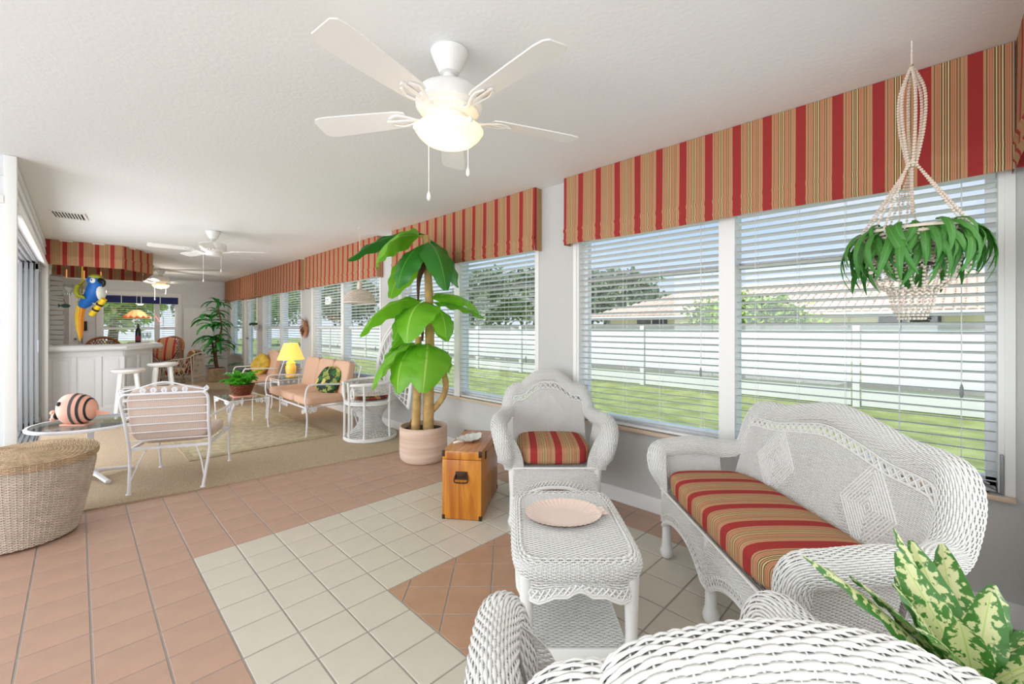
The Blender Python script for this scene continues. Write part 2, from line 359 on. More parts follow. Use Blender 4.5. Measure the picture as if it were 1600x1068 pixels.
# weave: real strands running along u, over and under stakes running along v
def weave(mb, fn, nu, nv, amp=0.0022, thick=0.0018, fill=0.46, sub=2, mask=None, stakes=True, ampf=None):
    """fn(U,V) vectorised -> (...,3)"""
    ns = nu*sub+1
    U = np.linspace(0, 1, ns)[None, :].repeat(nv, 0); V = ((np.arange(nv)+.5)/nv)[:, None].repeat(ns, 1)
    e = 1e-3
    P = fn(U, V); Pu = (fn(np.clip(U+e, 0, 1), V)-fn(np.clip(U-e, 0, 1), V)); Pv = fn(U, np.clip(V+e, 0, 1))-fn(U, np.clip(V-e, 0, 1))
    span = (np.minimum(V+e, 1)-np.maximum(V-e, 0))[..., None]
    dv = Pv/span
    N = np.cross(Pu, Pv); N /= np.maximum(np.linalg.norm(N, axis=-1, keepdims=True), 1e-12)
    ph = np.cos(PI*np.arange(ns)/sub)[None, :]*np.where(np.arange(nv) % 2, -1, 1)[:, None]
    A = amp if ampf is None else amp*ampf(U, V)
    C = P+N*(ph*A)[..., None]
    hw = dv*(fill/nv)
    ring = np.stack([C-hw, C+N*thick, C+hw, C-N*thick], 2)  # nv,ns,4,3
    idx = np.arange(nv*ns*4).reshape(nv, ns, 4)
    ok = np.ones((nv, ns-1), bool)
    if mask is not None: mk = mask(U, V); ok = mk[:, :-1] & mk[:, 1:]
    fs = []
    for k in range(4):
        k2 = (k+1) % 4
        q = np.stack([idx[:, :-1, k], idx[:, 1:, k], idx[:, 1:, k2], idx[:, :-1, k2]], -1)[ok]
        fs.append(q)
    fs = np.concatenate(fs).tolist()
    mb.add(ring.reshape(-1, 3), fs)
    if stakes:
        m = max(6, nv//3); Vs = np.linspace(0, 1, m)[:, None].repeat(nu+1, 1); Us = np.linspace(0, 1, nu+1)[None, :].repeat(m, 0)
        Q = fn(Us, Vs); du = (fn(np.clip(Us+e, 0, 1), Vs)-fn(np.clip(Us-e, 0, 1), Vs)); du /= np.maximum(np.linalg.norm(du, axis=-1, keepdims=True), 1e-12)
        dvv = (fn(Us, np.clip(Vs+e, 0, 1))-fn(Us, np.clip(Vs-e, 0, 1))); Nn = np.cross(du, dvv); Nn /= np.maximum(np.linalg.norm(Nn, axis=-1, keepdims=True), 1e-12)
        rr_ = amp*0.9; ring = np.stack([Q-du*rr_, Q+Nn*rr_, Q+du*rr_, Q-Nn*rr_], 2); idx = np.arange(m*(nu+1)*4).reshape(m, nu+1, 4); fs = []
        ok = np.ones((m-1, nu+1), bool)
        if mask is not None: mk = mask(Us, Vs); ok = mk[:-1] & mk[1:]
        for k in range(4):
            k2 = (k+1) % 4; fs.append(np.stack([idx[:-1, :, k], idx[1:, :, k], idx[1:, :, k2], idx[:-1, :, k2]], -1)[ok])
        mb.add(ring.reshape(-1, 3), np.concatenate(fs).tolist())
    return mb
def wmesh(mb, name, parent, m=None):
    return mb.build(name, m or M['wicker'], parent, sharp=180)

# ------------------------------------------------------------ SETTING
# floor slab and tiles
fl = struct(MB().box(-3.6, W+.16, YN-.1, YF+.1, -.12, -.003).build('floor', M['grout'], smooth=False))
T = 0.2; X0 = 0.44; Y0 = 2.864-0.2*13   # grid lines X0+k*T, Y0+k*T
bandx = (X0, X0+10*T); bandy = (2.864-13*T, 2.864); inx = (X0+3*T, X0+7*T); iny = (2.864-8*T, 2.864-5*T)
def tile_mb(poly):
    c = np.mean(poly, axis=0); P = []
    for k, z in ((1.0, -.006), (1.0, -.0015), (0.985, 0.0)):
        P.append([(c[0]+(x-c[0])*k, c[1]+(y-c[1])*k, z) for x, y in poly])
    n = len(poly); V = [q for ring in P for q in ring]; fs = []
    for a in range(2):
        for i in range(n): fs.append((a*n+i, a*n+(i+1) % n, (a+1)*n+(i+1) % n, (a+1)*n+i))
    fs.append(tuple(2*n+i for i in range(n))); return MB().add(V, fs)
g = 0.0038
def sq(x0, x1, y0, y1): return [(x0, y0), (x1, y0), (x1, y1), (x0, y1)]
def clip(poly, x0, x1, y0, y1):
    for ax, lim, sgn in ((0, x0, 1), (0, x1, -1), (1, y0, 1), (1, y1, -1)):
        out_ = []
        for i in range(len(poly)):
            a, b = poly[i], poly[(i+1) % len(poly)]; da = (a[ax]-lim)*sgn; db = (b[ax]-lim)*sgn
            if da >= 0: out_.append(a)
            if da*db < 0: t = da/(da-db); out_.append((a[0]+(b[0]-a[0])*t, a[1]+(b[1]-a[1])*t))
        poly = out_
        if not poly: return []
    return poly
tiles = []
full = {k: tile_mb(sq(-T/2+g, T/2-g, -T/2+g, T/2-g)).mesh('tile', M[k], False) for k in ('terra', 'cream')}
i0 = -20
for i in range(i0, 12):
    for j in range(-3, 21):
        x, y = X0+i*T, Y0+j*T; cx, cy = x+T/2, y+T/2
        if x < -3.4 or x > W-.02: continue
        if inx[0]-.01 < cx < inx[1] and iny[0] < cy < iny[1]: continue
        w = 'cream' if (bandx[0] < cx < bandx[1] and bandy[0] < cy < bandy[1]) else 'terra'
        if y > 4.3 or y < YN: continue
        if x+T > W: tiles.append((cx, cy, w, sq(x+g, W-.002, y+g, y+T-g)))
        else: tiles.append((cx, cy, w, None))
s2 = math.sqrt(2)/2; c0 = ((inx[0]+inx[1])/2, (iny[0]+iny[1])/2)
for i in range(-5, 6):
    for j in range(-5, 6):
        pl = []
        for a, b in sq(i*T-.05+g, i*T+T-.05-g, j*T+g, j*T+T-g): pl.append((c0[0]+(a-b)*s2, c0[1]+(a+b)*s2))
        q = clip(pl, inx[0]+g, inx[1]-g, iny[0]+g, iny[1]-g)
        if len(q) >= 3:
            ar = abs(sum(q[k][0]*q[(k+1) % len(q)][1]-q[(k+1) % len(q)][0]*q[k][1] for k in range(len(q))))/2
            if ar > 4e-4: cc = np.mean(q, axis=0); tiles.append((cc[0], cc[1], 'terra2', q))
def vis(x, y):
    d = F.x*x+F.y*y; l = RT.x*x+RT.y*y
    if d < .3: return -1
    px = 800+672*l/d; py = 511+672*HC/d
    return 1/(d*d) if (-60 < px < 1660 and py < 1160) else -1
tiles.sort(key=lambda t: -vis(t[0], t[1]))
rest = {}
for n_, (cx, cy, w, poly) in enumerate(tiles):
    v = vis(cx, cy)
    if n_ < 300 and v > 0:
        if poly is None: inst('tile', full[w], fl, (cx, cy, random.uniform(-.0004, .0004)))
        else: tile_mb(poly).build('tile', M[w], fl, smooth=False)
    elif cx > -1.2:
        b = rest.setdefault(w, MB()); t = tile_mb(poly if poly else sq(cx-T/2+g, cx+T/2-g, cy-T/2+g, cy+T/2-g)); b.add(t.v[0], t.f)
for w, b in rest.items(): b.build('tiling', M[w], fl, smooth=False)['kind'] = 'stuff'

# carpet and rug
cp = MB().prism([(-1.2, 4.25), (-.30, 4.15), (W-.016, 3.80), (W-.016, YF-.03), (-.29, YF-.03), (-.29, 4.42), (-1.2, 4.42)], 0.0005, .012).build('carpet', M['carpet'], smooth=False)
tag(cp, 'beige speckled wall-to-wall carpet beyond the tile floor', 'carpet')
rg = thing('area_rug', 'tan patterned area rug under the glass coffee table', 'rug', (1.4, 6.35, .012))
MB().box(-.62, .62, -1.36, 1.36, 0, .010).build('rug_field', M['rug'], rg, smooth=False)
MB().box(-.68, .68, -1.45, -1.36, 0, .010).box(-.68, .68, 1.36, 1.45, 0, .010).box(-.68, -.62, -1.36, 1.36, 0, .010).box(.62, .68, -1.36, 1.36, 0, .010).build('rug_border', M['rugedge'], rg, smooth=False)
# ceiling
struct(MB().box(-3.6, W+.16, YN-.1, YF+.1, CEIL, CEIL+.1).build('ceiling', M['ceil'], smooth=False))
# right wall with window openings
ZS, ZH = 0.545, 2.02
WINS = [(-.20, 2.00), (2.42, 4.60), (5.10, 7.36), (7.88, 10.03), (11.66, 12.75)]
DOORR = (10.50, 11.38)
wr = MB(); edges = sorted(WINS+[DOORR]); y = YN-.1
for a, b in edges:
    wr.box(W, W+.15, y, a, 0, CEIL); y = b
    wr.box(W, W+.15, a, b, ZH, CEIL)
    if (a, b) != DOORR: wr.box(W, W+.15, a, b, 0, ZS)
wr.box(W, W+.15, y, YF, 0, CEIL)
struct(wr.build('wall_right', M['wall'], smooth=False))
bb = MB()
for a, b in ((YN, DOORR[0]-.08), (DOORR[1]+.08, YF-.02)): bb.box(W-.014, W, a, b, .0, .105, 0.004)
struct(bb.build('baseboard_right', M['white']))
struct(MB().box(-3.5, W+.15, YN-.12, YN, 0, CEIL).build('wall_near', M['wall'], smooth=False))
# windows
for n_, (a, b) in enumerate(WINS, 1):
    w = thing('window_%d' % n_, None, None, (W, (a+b)/2, 0)); struct(w); h = (b-a)/2
    MB().box(.075, .125, -h, -h+.05, ZS, ZH).box(.075, .125, h-.05, h, ZS, ZH).box(.075, .125, -h, h, ZS, ZS+.05).box(.075, .125, -h, h, ZH-.05, ZH).build('window_frame', M['white'], w)
    MB().box(-.035, .075, -h-.03, h+.03, ZS-.022, ZS, .004).build('window_sill', M['sill'], w)
    MB().box(.0, .075, -h, -h+.018, ZS, ZH).box(.0, .075, h-.018, h, ZS, ZH).box(-.008, .004, -h-.03, -h, ZS, ZH).box(-.008, .004, h, h+.03, ZS, ZH).build('window_jamb', M['white'], w)
    n = 1 if n_ == 5 else 2
    if n == 2: MB().box(.0, .125, -.045, .045, ZS, ZH).build('mullion', M['white'], w)
    for k in range(n):
        y0 = -h+.05 if k == 0 else .045; y1 = h-.05 if (k == 1 or n == 1) else -.045
        MB().box(.098, .102, y0, y1, ZS+.05, ZH-.05).build('pane', M['pane'], w, smooth=False)
        if n_ < 3: MB().box(.085, .12, y0, y1, 1.60, 1.635).build('sash_rail', M['greym'], w)
        else: MB().box(.085, .12, y0, y1, 1.23, 1.275).box(.085, .12, y0, y1, .80, .83).build('sash_rail', M['white'], w)
# blinds
slat_cache = {}
def blind(y0, y1, label, cords=3, z1=ZH-.06, X=W+.035, group=None, cordside=-1, zb=ZS+.0125):
    L = y1-y0; o = thing('window_blind', label, 'blind', (X, (y0+y1)/2, 0), 0, group); h = L/2
    MB().box(-.025, .025, -h, h, z1, z1+.04, .004).build('headrail', M['white'], o)
    key = round(L, 3)
    if key not in slat_cache:
        s = MB().grid(lambda u, v: (-.024+.048*u, -h+L*v, .003*math.sin(PI*u)), 4, 1); s.grid(lambda u, v: (-.024+.048*(1-u), -h+L*v, -.0018+.003*math.sin(PI*u)), 4, 1)
        slat_cache[key] = s.mesh('slat', M['white'])
    z = zb+.03
    while z < z1-.01:
        inst('slat', slat_cache[key], o, (0, 0, z), (0, R(random.uniform(11, 15)), 0)); z += .0425
    MB().box(-.025, .025, -h, h, zb-.012, zb+.006, .004).build('bottom_rail', M['white'], o)
    cb = MB(); 
    for k in range(cords):
        yy = -h+L*(.1+.8*k/(cords-1)); cb.tube([(-.026, yy, zb), (-.026, yy, z1)], .0012, 4); cb.tube([(.026, yy, zb), (.026, yy, z1)], .0012, 4)
    cb.build('ladder_cord', M['white'], o)
    cc = MB(); yy = -h*.8 if cordside < 0 else h*.8; cc.tube([(-.032, yy, z1), (-.034, yy, .98)], .0016, 4)
    c2 = cc.build('pull_cord', M['white'], o); MB().lathe([(.002, 1.0), (.006, .985), (.007, .955), (.004, .94)], 8, (-.034, yy)).build('cord_tassel', M['greypanel'], c2)
    return o
def pairs(i): a, b = WINS[i]; c = (a+b)/2; return (c+.05, b-.022), (a+.022, c-.05)
P1, P2 = pairs(0); blind(*P1, 'white slatted blind directly right of the wicker armchair, near window left half', 4); blind(*P2, 'white slatted blind behind the wicker loveseat and hanging plant', 5)
P1, P2 = pairs(1); blind(*P1, 'white slatted blind half hidden behind the tall banana plant', 4); blind(*P2, 'white slatted blind between banana plant and grey pier left of the wicker armchair', 4)
P1, P2 = pairs(2); blind(*P1, 'white slatted blind behind the peach settee, beside the husk wreath', 4); blind(*P2, 'white slatted blind behind the peacock chair and hanging wicker lamp', 4)
P1, P2 = pairs(3); blind(*P1, 'white slatted blind above the dark broad-leaved plant beside the glazed door', 3); blind(*P2, 'white slatted blind behind the yellow table lamp', 3)
a, b = WINS[4]; blind(a+.03, b-.03, 'narrow white slatted blind behind the corner dracaena', 3)
# glazed door in right wall
dd = struct(thing('door_2', None, None, (W, (DOORR[0]+DOORR[1])/2, 0))); h = (DOORR[1]-DOORR[0])/2
MB().box(-.012, .02, -h-.09, -h, 0, ZH+.08).box(-.012, .02, h, h+.09, 0, ZH+.08).box(-.012, .02, -h, h, ZH-.02, ZH+.08).build('door_casing', M['white'], dd)
MB().box(.04, .08, -h, -h+.12, 0, ZH-.02).box(.04, .08, h-.12, h, 0, ZH-.02).box(.04, .08, -h+.12, h-.12, 0, .25).box(.04, .08, -h+.12, h-.12, ZH-.14, ZH-.02).build('door_leaf', M['white'], dd)
MB().box(.058, .062, -h+.12, h-.12, .25, ZH-.14).build('pane', M['pane'], dd, smooth=False)
MB().ell((.02, h-.06, 1.0), (.03, .028, .028)).build('door_knob', M['greym'], dd)
blind(DOORR[0]+.12, DOORR[1]-.12, 'narrow white blind on the glazed door', 3, z1=ZH-.18, X=W+.012, zb=.3)

# valances
def valance(p0, p1, zb, label, inward, ret0=True, ret1=True, depth=.085, group=None, u0=0.0):
    """fabric box valance along p0->p1 (XY of the front face); inward = unit vector from face towards wall"""
    p0 = arr(p0); p1 = arr(p1); L = np.linalg.norm(p1-p0); d = (p1-p0)/L; n = -arr(inward); o = thing('valance', label, 'valance', (float(p0[0]), float(p0[1]), 0), 0, group)
    zt = CEIL-.002; Hh = zt-zb
    prof = [(0, zt), (.0, zt-.1), (.002, zb+.13), (.012, zb+.105), (.003, zb+.09), (.004, zb+.045), (.011, zb+.03), (.002, zb+.015), (.0, zb)]
    def pos(s, k):
        q, z = prof[k]; wv = .004*math.sin(s*9)*(k > 1); zz = z+(.004*math.sin(s*5.3+1) if k > 4 else 0)
        P = d*s+n*(q+wv); return (P[0], P[1], zz)
    nn = max(8, int(L/.05)); mb = MB(); V = []; U = []
    for i in range(nn+1):
        for k in range(len(prof)): V.append(pos(L*i/nn, k)); U.append((u0+L*i/nn, k/8))
    m = len(prof); mb.add(V, [(i*m+k, (i+1)*m+k, (i+1)*m+k+1, i*m+k+1) for i in range(nn) for k in range(m-1)], U)
    mb.build('front_panel', M['stripe_uv'], o, sharp=70)
    for on, s0 in ((ret0, 0), (ret1, L)):
        if on:
            a = d*s0; b = a-n*depth
            MB().add([(a[0], a[1], zb), (b[0], b[1], zb), (b[0], b[1], zt), (a[0], a[1], zt)], [(0, 1, 2, 3)], [(u0+s0, 0), (u0+s0+depth, 0), (u0+s0+depth, 1), (u0+s0, 1)]).build('side_return', M['stripe_uv'], o, smooth=False)
        q0, q1 = d*.01-n*.008, d*(L-.01)-n*.008; q2, q3 = d*(L-.01)-n*depth*.9, d*.01-n*depth*.9
    MB().add([(q[0], q[1], z_) for z_ in (zt-.02, zt-.002) for q in (q0, q1, q2, q3)], [(0, 3, 2, 1), (4, 5, 6, 7), (0, 1, 5, 4), (1, 2, 6, 5), (2, 3, 7, 6), (3, 0, 4, 7)]).build('mounting_board', M['white'], o, smooth=False)
    return o
XV = W-.085
valance((XV, 2.06), (XV, YN+.09), 1.885, 'long striped fabric valance over the window behind the loveseat', (1, 0), u0=.02)
valance((XV, 4.66), (XV, 2.36), 1.885, 'striped fabric valance over the window behind the banana plant', (1, 0), u0=.05)
valance((XV, 7.50), (XV, 5.02), 1.885, 'striped fabric valance over the window behind the peach settee', (1, 0), u0=.08)
valance((XV, 10.2), (XV, 7.72), 1.885, 'striped fabric valance over the window behind the yellow lamp', (1, 0), u0=.03)
valance((XV, 11.52), (XV, 10.28), 1.885, 'short striped fabric valance over the glazed door', (1, 0), u0=.09)
valance((XV, 12.98), (XV, 11.6), 1.885, 'short striped fabric valance in the far corner by the dracaena', (1, 0), u0=.01)
valance((W-.10, YN+.085), (0.6, YN+.085), 1.885, 'striped fabric valance on the near end wall, cut by the right photo edge', (0, -1), u0=.02)

# far wall with lap siding boards, window and door
fw = struct(MB().box(-.5, .37, YF, YF+.12, 0, CEIL).box(1.70, W, YF, YF+.12, 0, CEIL).box(.37, 1.70, YF, YF+.12, 0, .72).box(.37, 1.70, YF, YF+.12, 1.98, CEIL).build('wall_far', M['siding'], smooth=False))
def board(x0, x1, z):
    return MB().add([(x0, 0, z), (x1, 0, z), (x1, -.018, z), (x0, -.018, z), (x0, -.004, z+.148), (x1, -.004, z+.148), (x0, 0, z+.148), (x1, 0, z+.148)], [(0, 1, 2, 3), (3, 2, 5, 4), (4, 5, 7, 6), (0, 3, 4, 6), (1, 7, 5, 2)])
z = .0
while z < CEIL-.06:
    hgt = min(.148, CEIL-z)
    zz = z
    segs = [(-.29, W-.09)] if (z > 2.0 or z+.148 < .62) else [(.02, .28), (1.79, W-.09)]
    for x0, x1 in segs:
        if z+.148 <= CEIL: board(x0, x1, z).build('siding_board', M['siding'], fw, smooth=False, loc=(0, YF, 0))
    z += .15
wf = struct(thing('window_6', None, None, (1.035, YF, 0))); hw = .665
MB().box(-hw-.08, -hw, -.03, 0, .64, 2.06).box(hw, hw+.08, -.03, 0, .64, 2.06).box(-hw, hw, -.03, 0, 1.98, 2.06).box(-hw, hw, -.03, 0, .64, .72).build('window_casing', M['white'], wf)
MB().box(-hw, -hw+.04, .02, .07, .72, 1.98).box(hw-.04, hw, .02, .07, .72, 1.98).box(-hw, hw, .02, .07, .72, .76).box(-hw, hw, .02, .07, 1.94, 1.98).build('window_frame', M['white'], wf)
MB().box(.24, .34, -.01, .07, .72, 1.98).build('mullion', M['siding'], wf)
MB().box(-hw, hw, .025, .065, 1.2, 1.25).build('sash_rail', M['white'], wf)
MB().box(-hw, hw, .04, .044, .74, 1.96).build('pane', M['pane'], wf, smooth=False)
def hblind(x0, x1, label):
    o = thing('window_blind', label, 'blind', ((x0+x1)/2, YF-.003, 0)); h = (x1-x0)/2
    s = MB().box(-h, h, -.018, .018, -.001, .001).mesh('slat', M['white'], False); z = .8
    while z < 1.9: inst('slat', s, o, (0, 0, z), (R(-14), 0, 0)); z += .05
    MB().box(-h, h, -.02, .02, 1.9, 1.94).build('headrail', M['white'], o)
    MB().tube([(-h*.7, -.021, .8), (-h*.7, -.021, 1.9)], .002, 4).tube([(h*.7, -.021, .8), (h*.7, -.021, 1.9)], .002, 4).build('ladder_cord', M['white'], o)
hblind(.42, 1.24, 'white slatted blind on the far window under the navy valance, left pane')
hblind(1.40, 1.66, 'narrow white slatted blind on the far window, right pane')
nv_ = thing('navy_valance', 'flat navy blue fabric valance hung with white tabs on the far window', 'valance', (1.035, YF-.05, 1.80))
for k in range(4):
    x = -.68+k*.34; MB().grid(lambda u, v, x=x: (x+.003+.334*u, .006*math.sin(u*6), .16*v), 8, 2).build('fabric_panel', M['blue'], nv_)
for k in (1, 2, 3): MB().box(-.68+k*.34-.008, -.68+k*.34+.008, -.008, -.002, .0, .17).build('tab', M['white'], nv_)
MB().tube([(-.70, .006, .165), (.70, .006, .165)], .008, 8).build('rod', M['white'], nv_)
# white door with knob at the far left
d3 = struct(thing('door_3', None, None, (-.14, YF, 0)))
MB().box(-.15, .15, -.045, -.005, 0, 1.98, .004).build('door_leaf', M['white'], d3)
for z0, z1 in ((.2, .9), (1.05, 1.85)): MB().box(-.10, .10, -.052, -.045, z0, z1, .003).build('door_panel', M['white'], d3)
MB().ell((.11, -.07, 1.0), (.025, .025, .025)).build('door_knob', M['greym'], d3)
# wall panel screen (white gridded shutter) on far wall
gp = thing('lattice_screen', 'white gridded panel screen leaning on the far wall left of the dracaena', 'screen', (2.12, YF-.05, 0))
MB().box(-.29, .29, -.005, .01, .3, 1.72).build('backing', M['white'], gp)
for k in range(5): MB().box(-.30+k*.144, -.276+k*.144, -.02, -.005, .3, 1.72).build('stile', M['white'], gp)
for k in range(6): MB().box(-.30, .30, -.022, -.004, .3+k*.28, .32+k*.28).build('rail', M['white'], gp)
# wall telephone
ph = thing('wall_telephone', 'black telephone handset mounted on the far wall behind the bar', 'telephone', (.10, YF-.02, 1.28))
MB().box(-.05, .05, -.03, 0, -.1, .1, .012).build('phone_body', M['black'], ph)
MB().tube(cr([(-.03, -.05, .12), (-.03, -.075, .06), (-.03, -.075, -.06), (-.03, -.05, -.12)]), .02, 8).build('handset', M['black'], ph)
MB().tube(cr([(-.03+.012*math.sin(t*2.2), -.05+.01*math.cos(t*2.2), -.12-.012*t) for t in range(22)], 3), .006, 5).build('phone_cord', M['black'], ph)

# left wall: outside corner, door head, pocket, far part
lw = struct(MB().box(-.62, XL, 8.3, YF, 0, CEIL).box(-.62, XL, 4.465, 8.3, 2.045, CEIL).build('wall_left', M['siding'], smooth=False))
for k in range(3):
    z0 = 2.09+k*.105
    MB().add([(XL, 4.47, z0), (XL+.016, 4.47, z0), (XL+.003, 4.47, z0+.103), (XL, 4.47, z0+.103), (XL, 8.45, z0), (XL+.016, 8.45, z0), (XL+.003, 8.45, z0+.103), (XL, 8.45, z0+.103)],
             [(0, 1, 2, 3), (4, 7, 6, 5), (1, 5, 6, 2), (0, 4, 5, 1), (2, 6, 7, 3)]).build('siding_board', M['siding'], lw, smooth=False)
wl = struct(MB().box(-3.5, -.33, 4.45, 4.6, 0, CEIL).build('wall_corner', M['siding'], smooth=False))
for k in range(2):
    z0 = 2.13+k*.135
    MB().add([(-3.5, 4.45, z0), (-.34, 4.45, z0), (-.34, 4.434, z0), (-3.5, 4.434, z0), (-3.5, 4.447, z0+.133), (-.34, 4.447, z0+.133), (-3.5, 4.45, z0+.133), (-.34, 4.45, z0+.133)],
             [(3, 2, 5, 4), (0, 1, 2, 3), (4, 5, 7, 6), (0, 3, 4, 6), (1, 7, 5, 2)]).build('siding_board', M['siding'], wl, smooth=False)
struct(MB().box(-.345, XL+.012, 4.43, 4.50, 0, CEIL-.002, .003).build('trim_1', M['white']))
struct(MB().box(-3.4, -.346, 4.428, 4.4499, 2.08, 2.13).build('trim_2', M['white'], smooth=False))
struct(MB().box(XL, XL+.03, 8.28, 8.42, 0, 2.1, .003).box(XL-.06, XL+.03, 8.26, 8.30, 0, 2.1, .003).box(XL-.0, XL+.025, 4.5, 8.28, 2.03, 2.1, .003).build('trim_3', M['white']))
d1 = struct(thing('door_1', None, None, (0, 0, 0)))
for k in range(4):
    x = -.345-.042*k
    f = MB().box(x-.016, x+.016, 7.72-.02*k, 7.78-.02*k, .03, 2.02, .003).box(x-.016, x+.016, 8.20, 8.26, .03, 2.02, .003).box(x-.016, x+.016, 7.72, 8.26, .03, .1).box(x-.016, x+.016, 7.72, 8.26, 1.95, 2.02).build('sliding_panel', M['greypanel'], d1)
    MB().box(x-.003, x+.003, 7.78, 8.2, .1, 1.95).build('pane', M['pane'], f, smooth=False)
    MB().box(x-.006, x+.006, 4.6, 8.26, .012, .026).build('floor_track', M['greym'], d1)
    MB().box(x-.006, x+.006, 4.6, 8.26, 2.02, 2.04).build('head_track', M['greym'], d1)
MB().box(-.338, -.322, 7.66, 7.69, .95, 1.1, .003).build('door_handle', M['greym'], d1)
MB().box(-.52, -.32, 8.262, 8.28, .02, 2.03).build('pocket_gap', M['black'], d1)
MB().box(-.56, -.32, 4.6, 8.26, .001, .0125).build('threshold', M['greypanel'], d1)
struct(MB().box(-.66, -.60, 8.0, 8.3, 0, CEIL).build('wall_pocket', M['wall'], smooth=False))
# ceiling vent
v = thing('ceiling_vent', 'small slotted white air vent on the ceiling near the left wall', 'vent', (-.06, 6.35, CEIL))
MB().box(-.11, .11, -.16, .16, -.004, 0).build('backing', M['dark'], v)
MB().box(-.13, .13, -.18, -.16, -.012, 0).box(-.13, .13, .16, .18, -.012, 0).box(-.13, -.11, -.16, .16, -.012, 0).box(.11, .13, -.16, .16, -.012, 0).build('frame', M['white'], v)
sm = MB().box(-.006, .006, -.16, .16, -.01, -.006).mesh('slat', M['white'], False)
for k in range(9): inst('slat', sm, v, (-.09+k*.0225, 0, 0), (0, R(25), 0))
v.rotation_euler = (0, 0, R(-5))

# ------------------------------------------------------------ OUTSIDE
tag(MB().box(W+.15, 60, -40, 60, -.4, -.12).box(-20, W+.15, YF+.13, 60, -.4, -.12).build('lawn', M['grass'], smooth=False), 'mown green lawn outside the windows', 'lawn', kind='stuff')
fe = thing('garden_fence', 'long white panel fence across the lawn with grey rails', 'fence', (9.5, 0, -.12))
pm = MB().box(-.02, .02, -.93, .93, .02, 1.36, .004).mesh('panel', M['fence'])
po = MB().box(-.05, .05, -.05, .05, 0, 1.42, .006).mesh('post', M['fence'])
for k in range(-4, 14):
    y = k*2.0; inst('panel', pm, fe, (0, y, 0)); inst('post', po, fe, (-.01, y+1.0, 0))
MB().box(-.055, .03, -9, 27, 1.36, 1.42).build('top_rail', M['fenced'], fe)
MB().box(-.05, -.02, -9, 27, .34, .41).build('low_rail', M['fenced'], fe)
# neighbour house
hs = thing('neighbour_house', 'low cream house with pale clay tile hip roof beyond the fence', 'house', (22, 0, -.12))
MB().box(.9, 10, -14, 14.2, 0, 1.98).build('wall', M['stucco'], hs, smooth=False)
for y in (-3.5, .8, 5.2, 8.2, 11.5): f = MB().box(.84, .9, y-.9, y+.9, 1.35, 1.85).build('window', M['dark'], hs, smooth=False); MB().box(.82, .84, y-.03, y+.03, 1.35, 1.85).build('glazing_bar', M['white'], f)
MB().box(0, .06, -15, 15.2, 1.88, 2.0).build('gutter', M['fence'], hs)
rf = MB().add([(0, 15.2, 1.98), (0, -16, 1.98), (5.2, -16, 3.72), (5.2, 10.4, 3.72), (10.4, 15.2, 1.98)], [(0, 3, 2, 1), (0, 4, 3)]).build('roof', M['roof'], hs, smooth=False)
rt = MB(); tb = []
for row in range(16):
    for side in (0,):
        x0 = row*.33; z0 = 1.98+row*.33*1.74/5.2
        ymax = 15.2-row*.33*4.8/5.2
        y = ymax-.12
        while y > -10:
            w = .12; V = []
            for e_, dz in ((0, .05), (.36, .02)):
                for kk in range(4):
                    a = PI*kk/3; V.append((x0+e_, y+w*math.cos(a), z0+e_*.335+dz+.075*math.sin(a)))
            rt.add(V, [(k, k+1, k+5, k+4) for k in range(3)]+[(0, 4, 7, 3), (3, 2, 1, 0)]); y -= .29
rto = rt.build('roof_tiles', M['roof'], rf); rto['kind'] = 'stuff'

def foliage(c, r, n, size, shell=0.6):
    u = rng.normal(size=(n, 3)); u /= np.linalg.norm(u, axis=1)[:, None]; rad = shell+(1-shell)*rng.random(n)
    bump_ = 1+.18*np.sin(u[:, 0]*7+u[:, 1]*5)+.12*np.sin(u[:, 2]*9+u[:, 1]*11)
    p = arr(c)+u*rad[:, None]*bump_[:, None]*arr(r)
    a = rng.normal(size=(n, 3)); a /= np.linalg.norm(a, axis=1)[:, None]; b = np.cross(a, rng.normal(size=(n, 3))); b /= np.linalg.norm(b, axis=1)[:, None]
    s = size*(.6+.8*rng.random(n))[:, None]
    V = np.stack([p-a*s, p+b*s*.5, p+a*s, p-b*s*.5], 1).reshape(-1, 3)
    return MB().add(V, np.arange(4*n).reshape(n, 4).tolist())
def tree(name, label, loc, h, r, m, n=5000, size=.16, trunk=True, cat='tree', group=None):
    o = thing(name, label, cat, (loc[0], loc[1], -.12), 0, group); r = (r[0], r[1], min(r[2], (h-.5)/2/1.3))
    f = foliage((0, 0, h-r[2]), r, n, size).build('foliage', m, o, smooth=False); f['kind'] = 'stuff'
    MB().ell((0, 0, h-r[2]), (r[0]*.55, r[1]*.55, r[2]*.6), 10, 7).build('inner_crown', M['dgreen'], o)
    if trunk: MB().tube([(0, 0, 0), (.1, 0, (h-r[2])*.5), (0, 0.05, h-r[2])], [.16, .13, .09], 8).build('trunk', M['bark'], o)
    return o
tree('shrub', 'bright green rounded shrub just behind the white fence', (12.2, 3.6), 2.2, (.7, 1.5, .65), M['green'], 5000, .07, cat='shrub')
tree('tree', 'broad dark tree beyond the left end of the clay roof', (36, 23), 6.6, (3, 5.4, 2.4), M['dgreen'], 7000, .3)
tree('tree', 'dark tree rising behind the clay roof by the far left hip', (38, 34), 8.2, (3.5, 4, 3.2), M['dgreen'], 5000, .35)
tree('tree', 'green tree on the lawn seen through the window behind the banana plant', (17.5, 19.5), 4.8, (1.6, 2.6, 1.9), M['dgreen'], 7000, .14)
tree('tree', 'tree outside the window behind the peach settee', (15.0, 33.0), 5.5, (2.2, 3.2, 2.2), M['dgreen'], 7000, .14)
tree('tree', 'tree beyond the lawn seen through the window behind the yellow lamp', (10.0, 36.0), 5.2, (2.4, 3.6, 2.2), M['green'], 7000, .16)
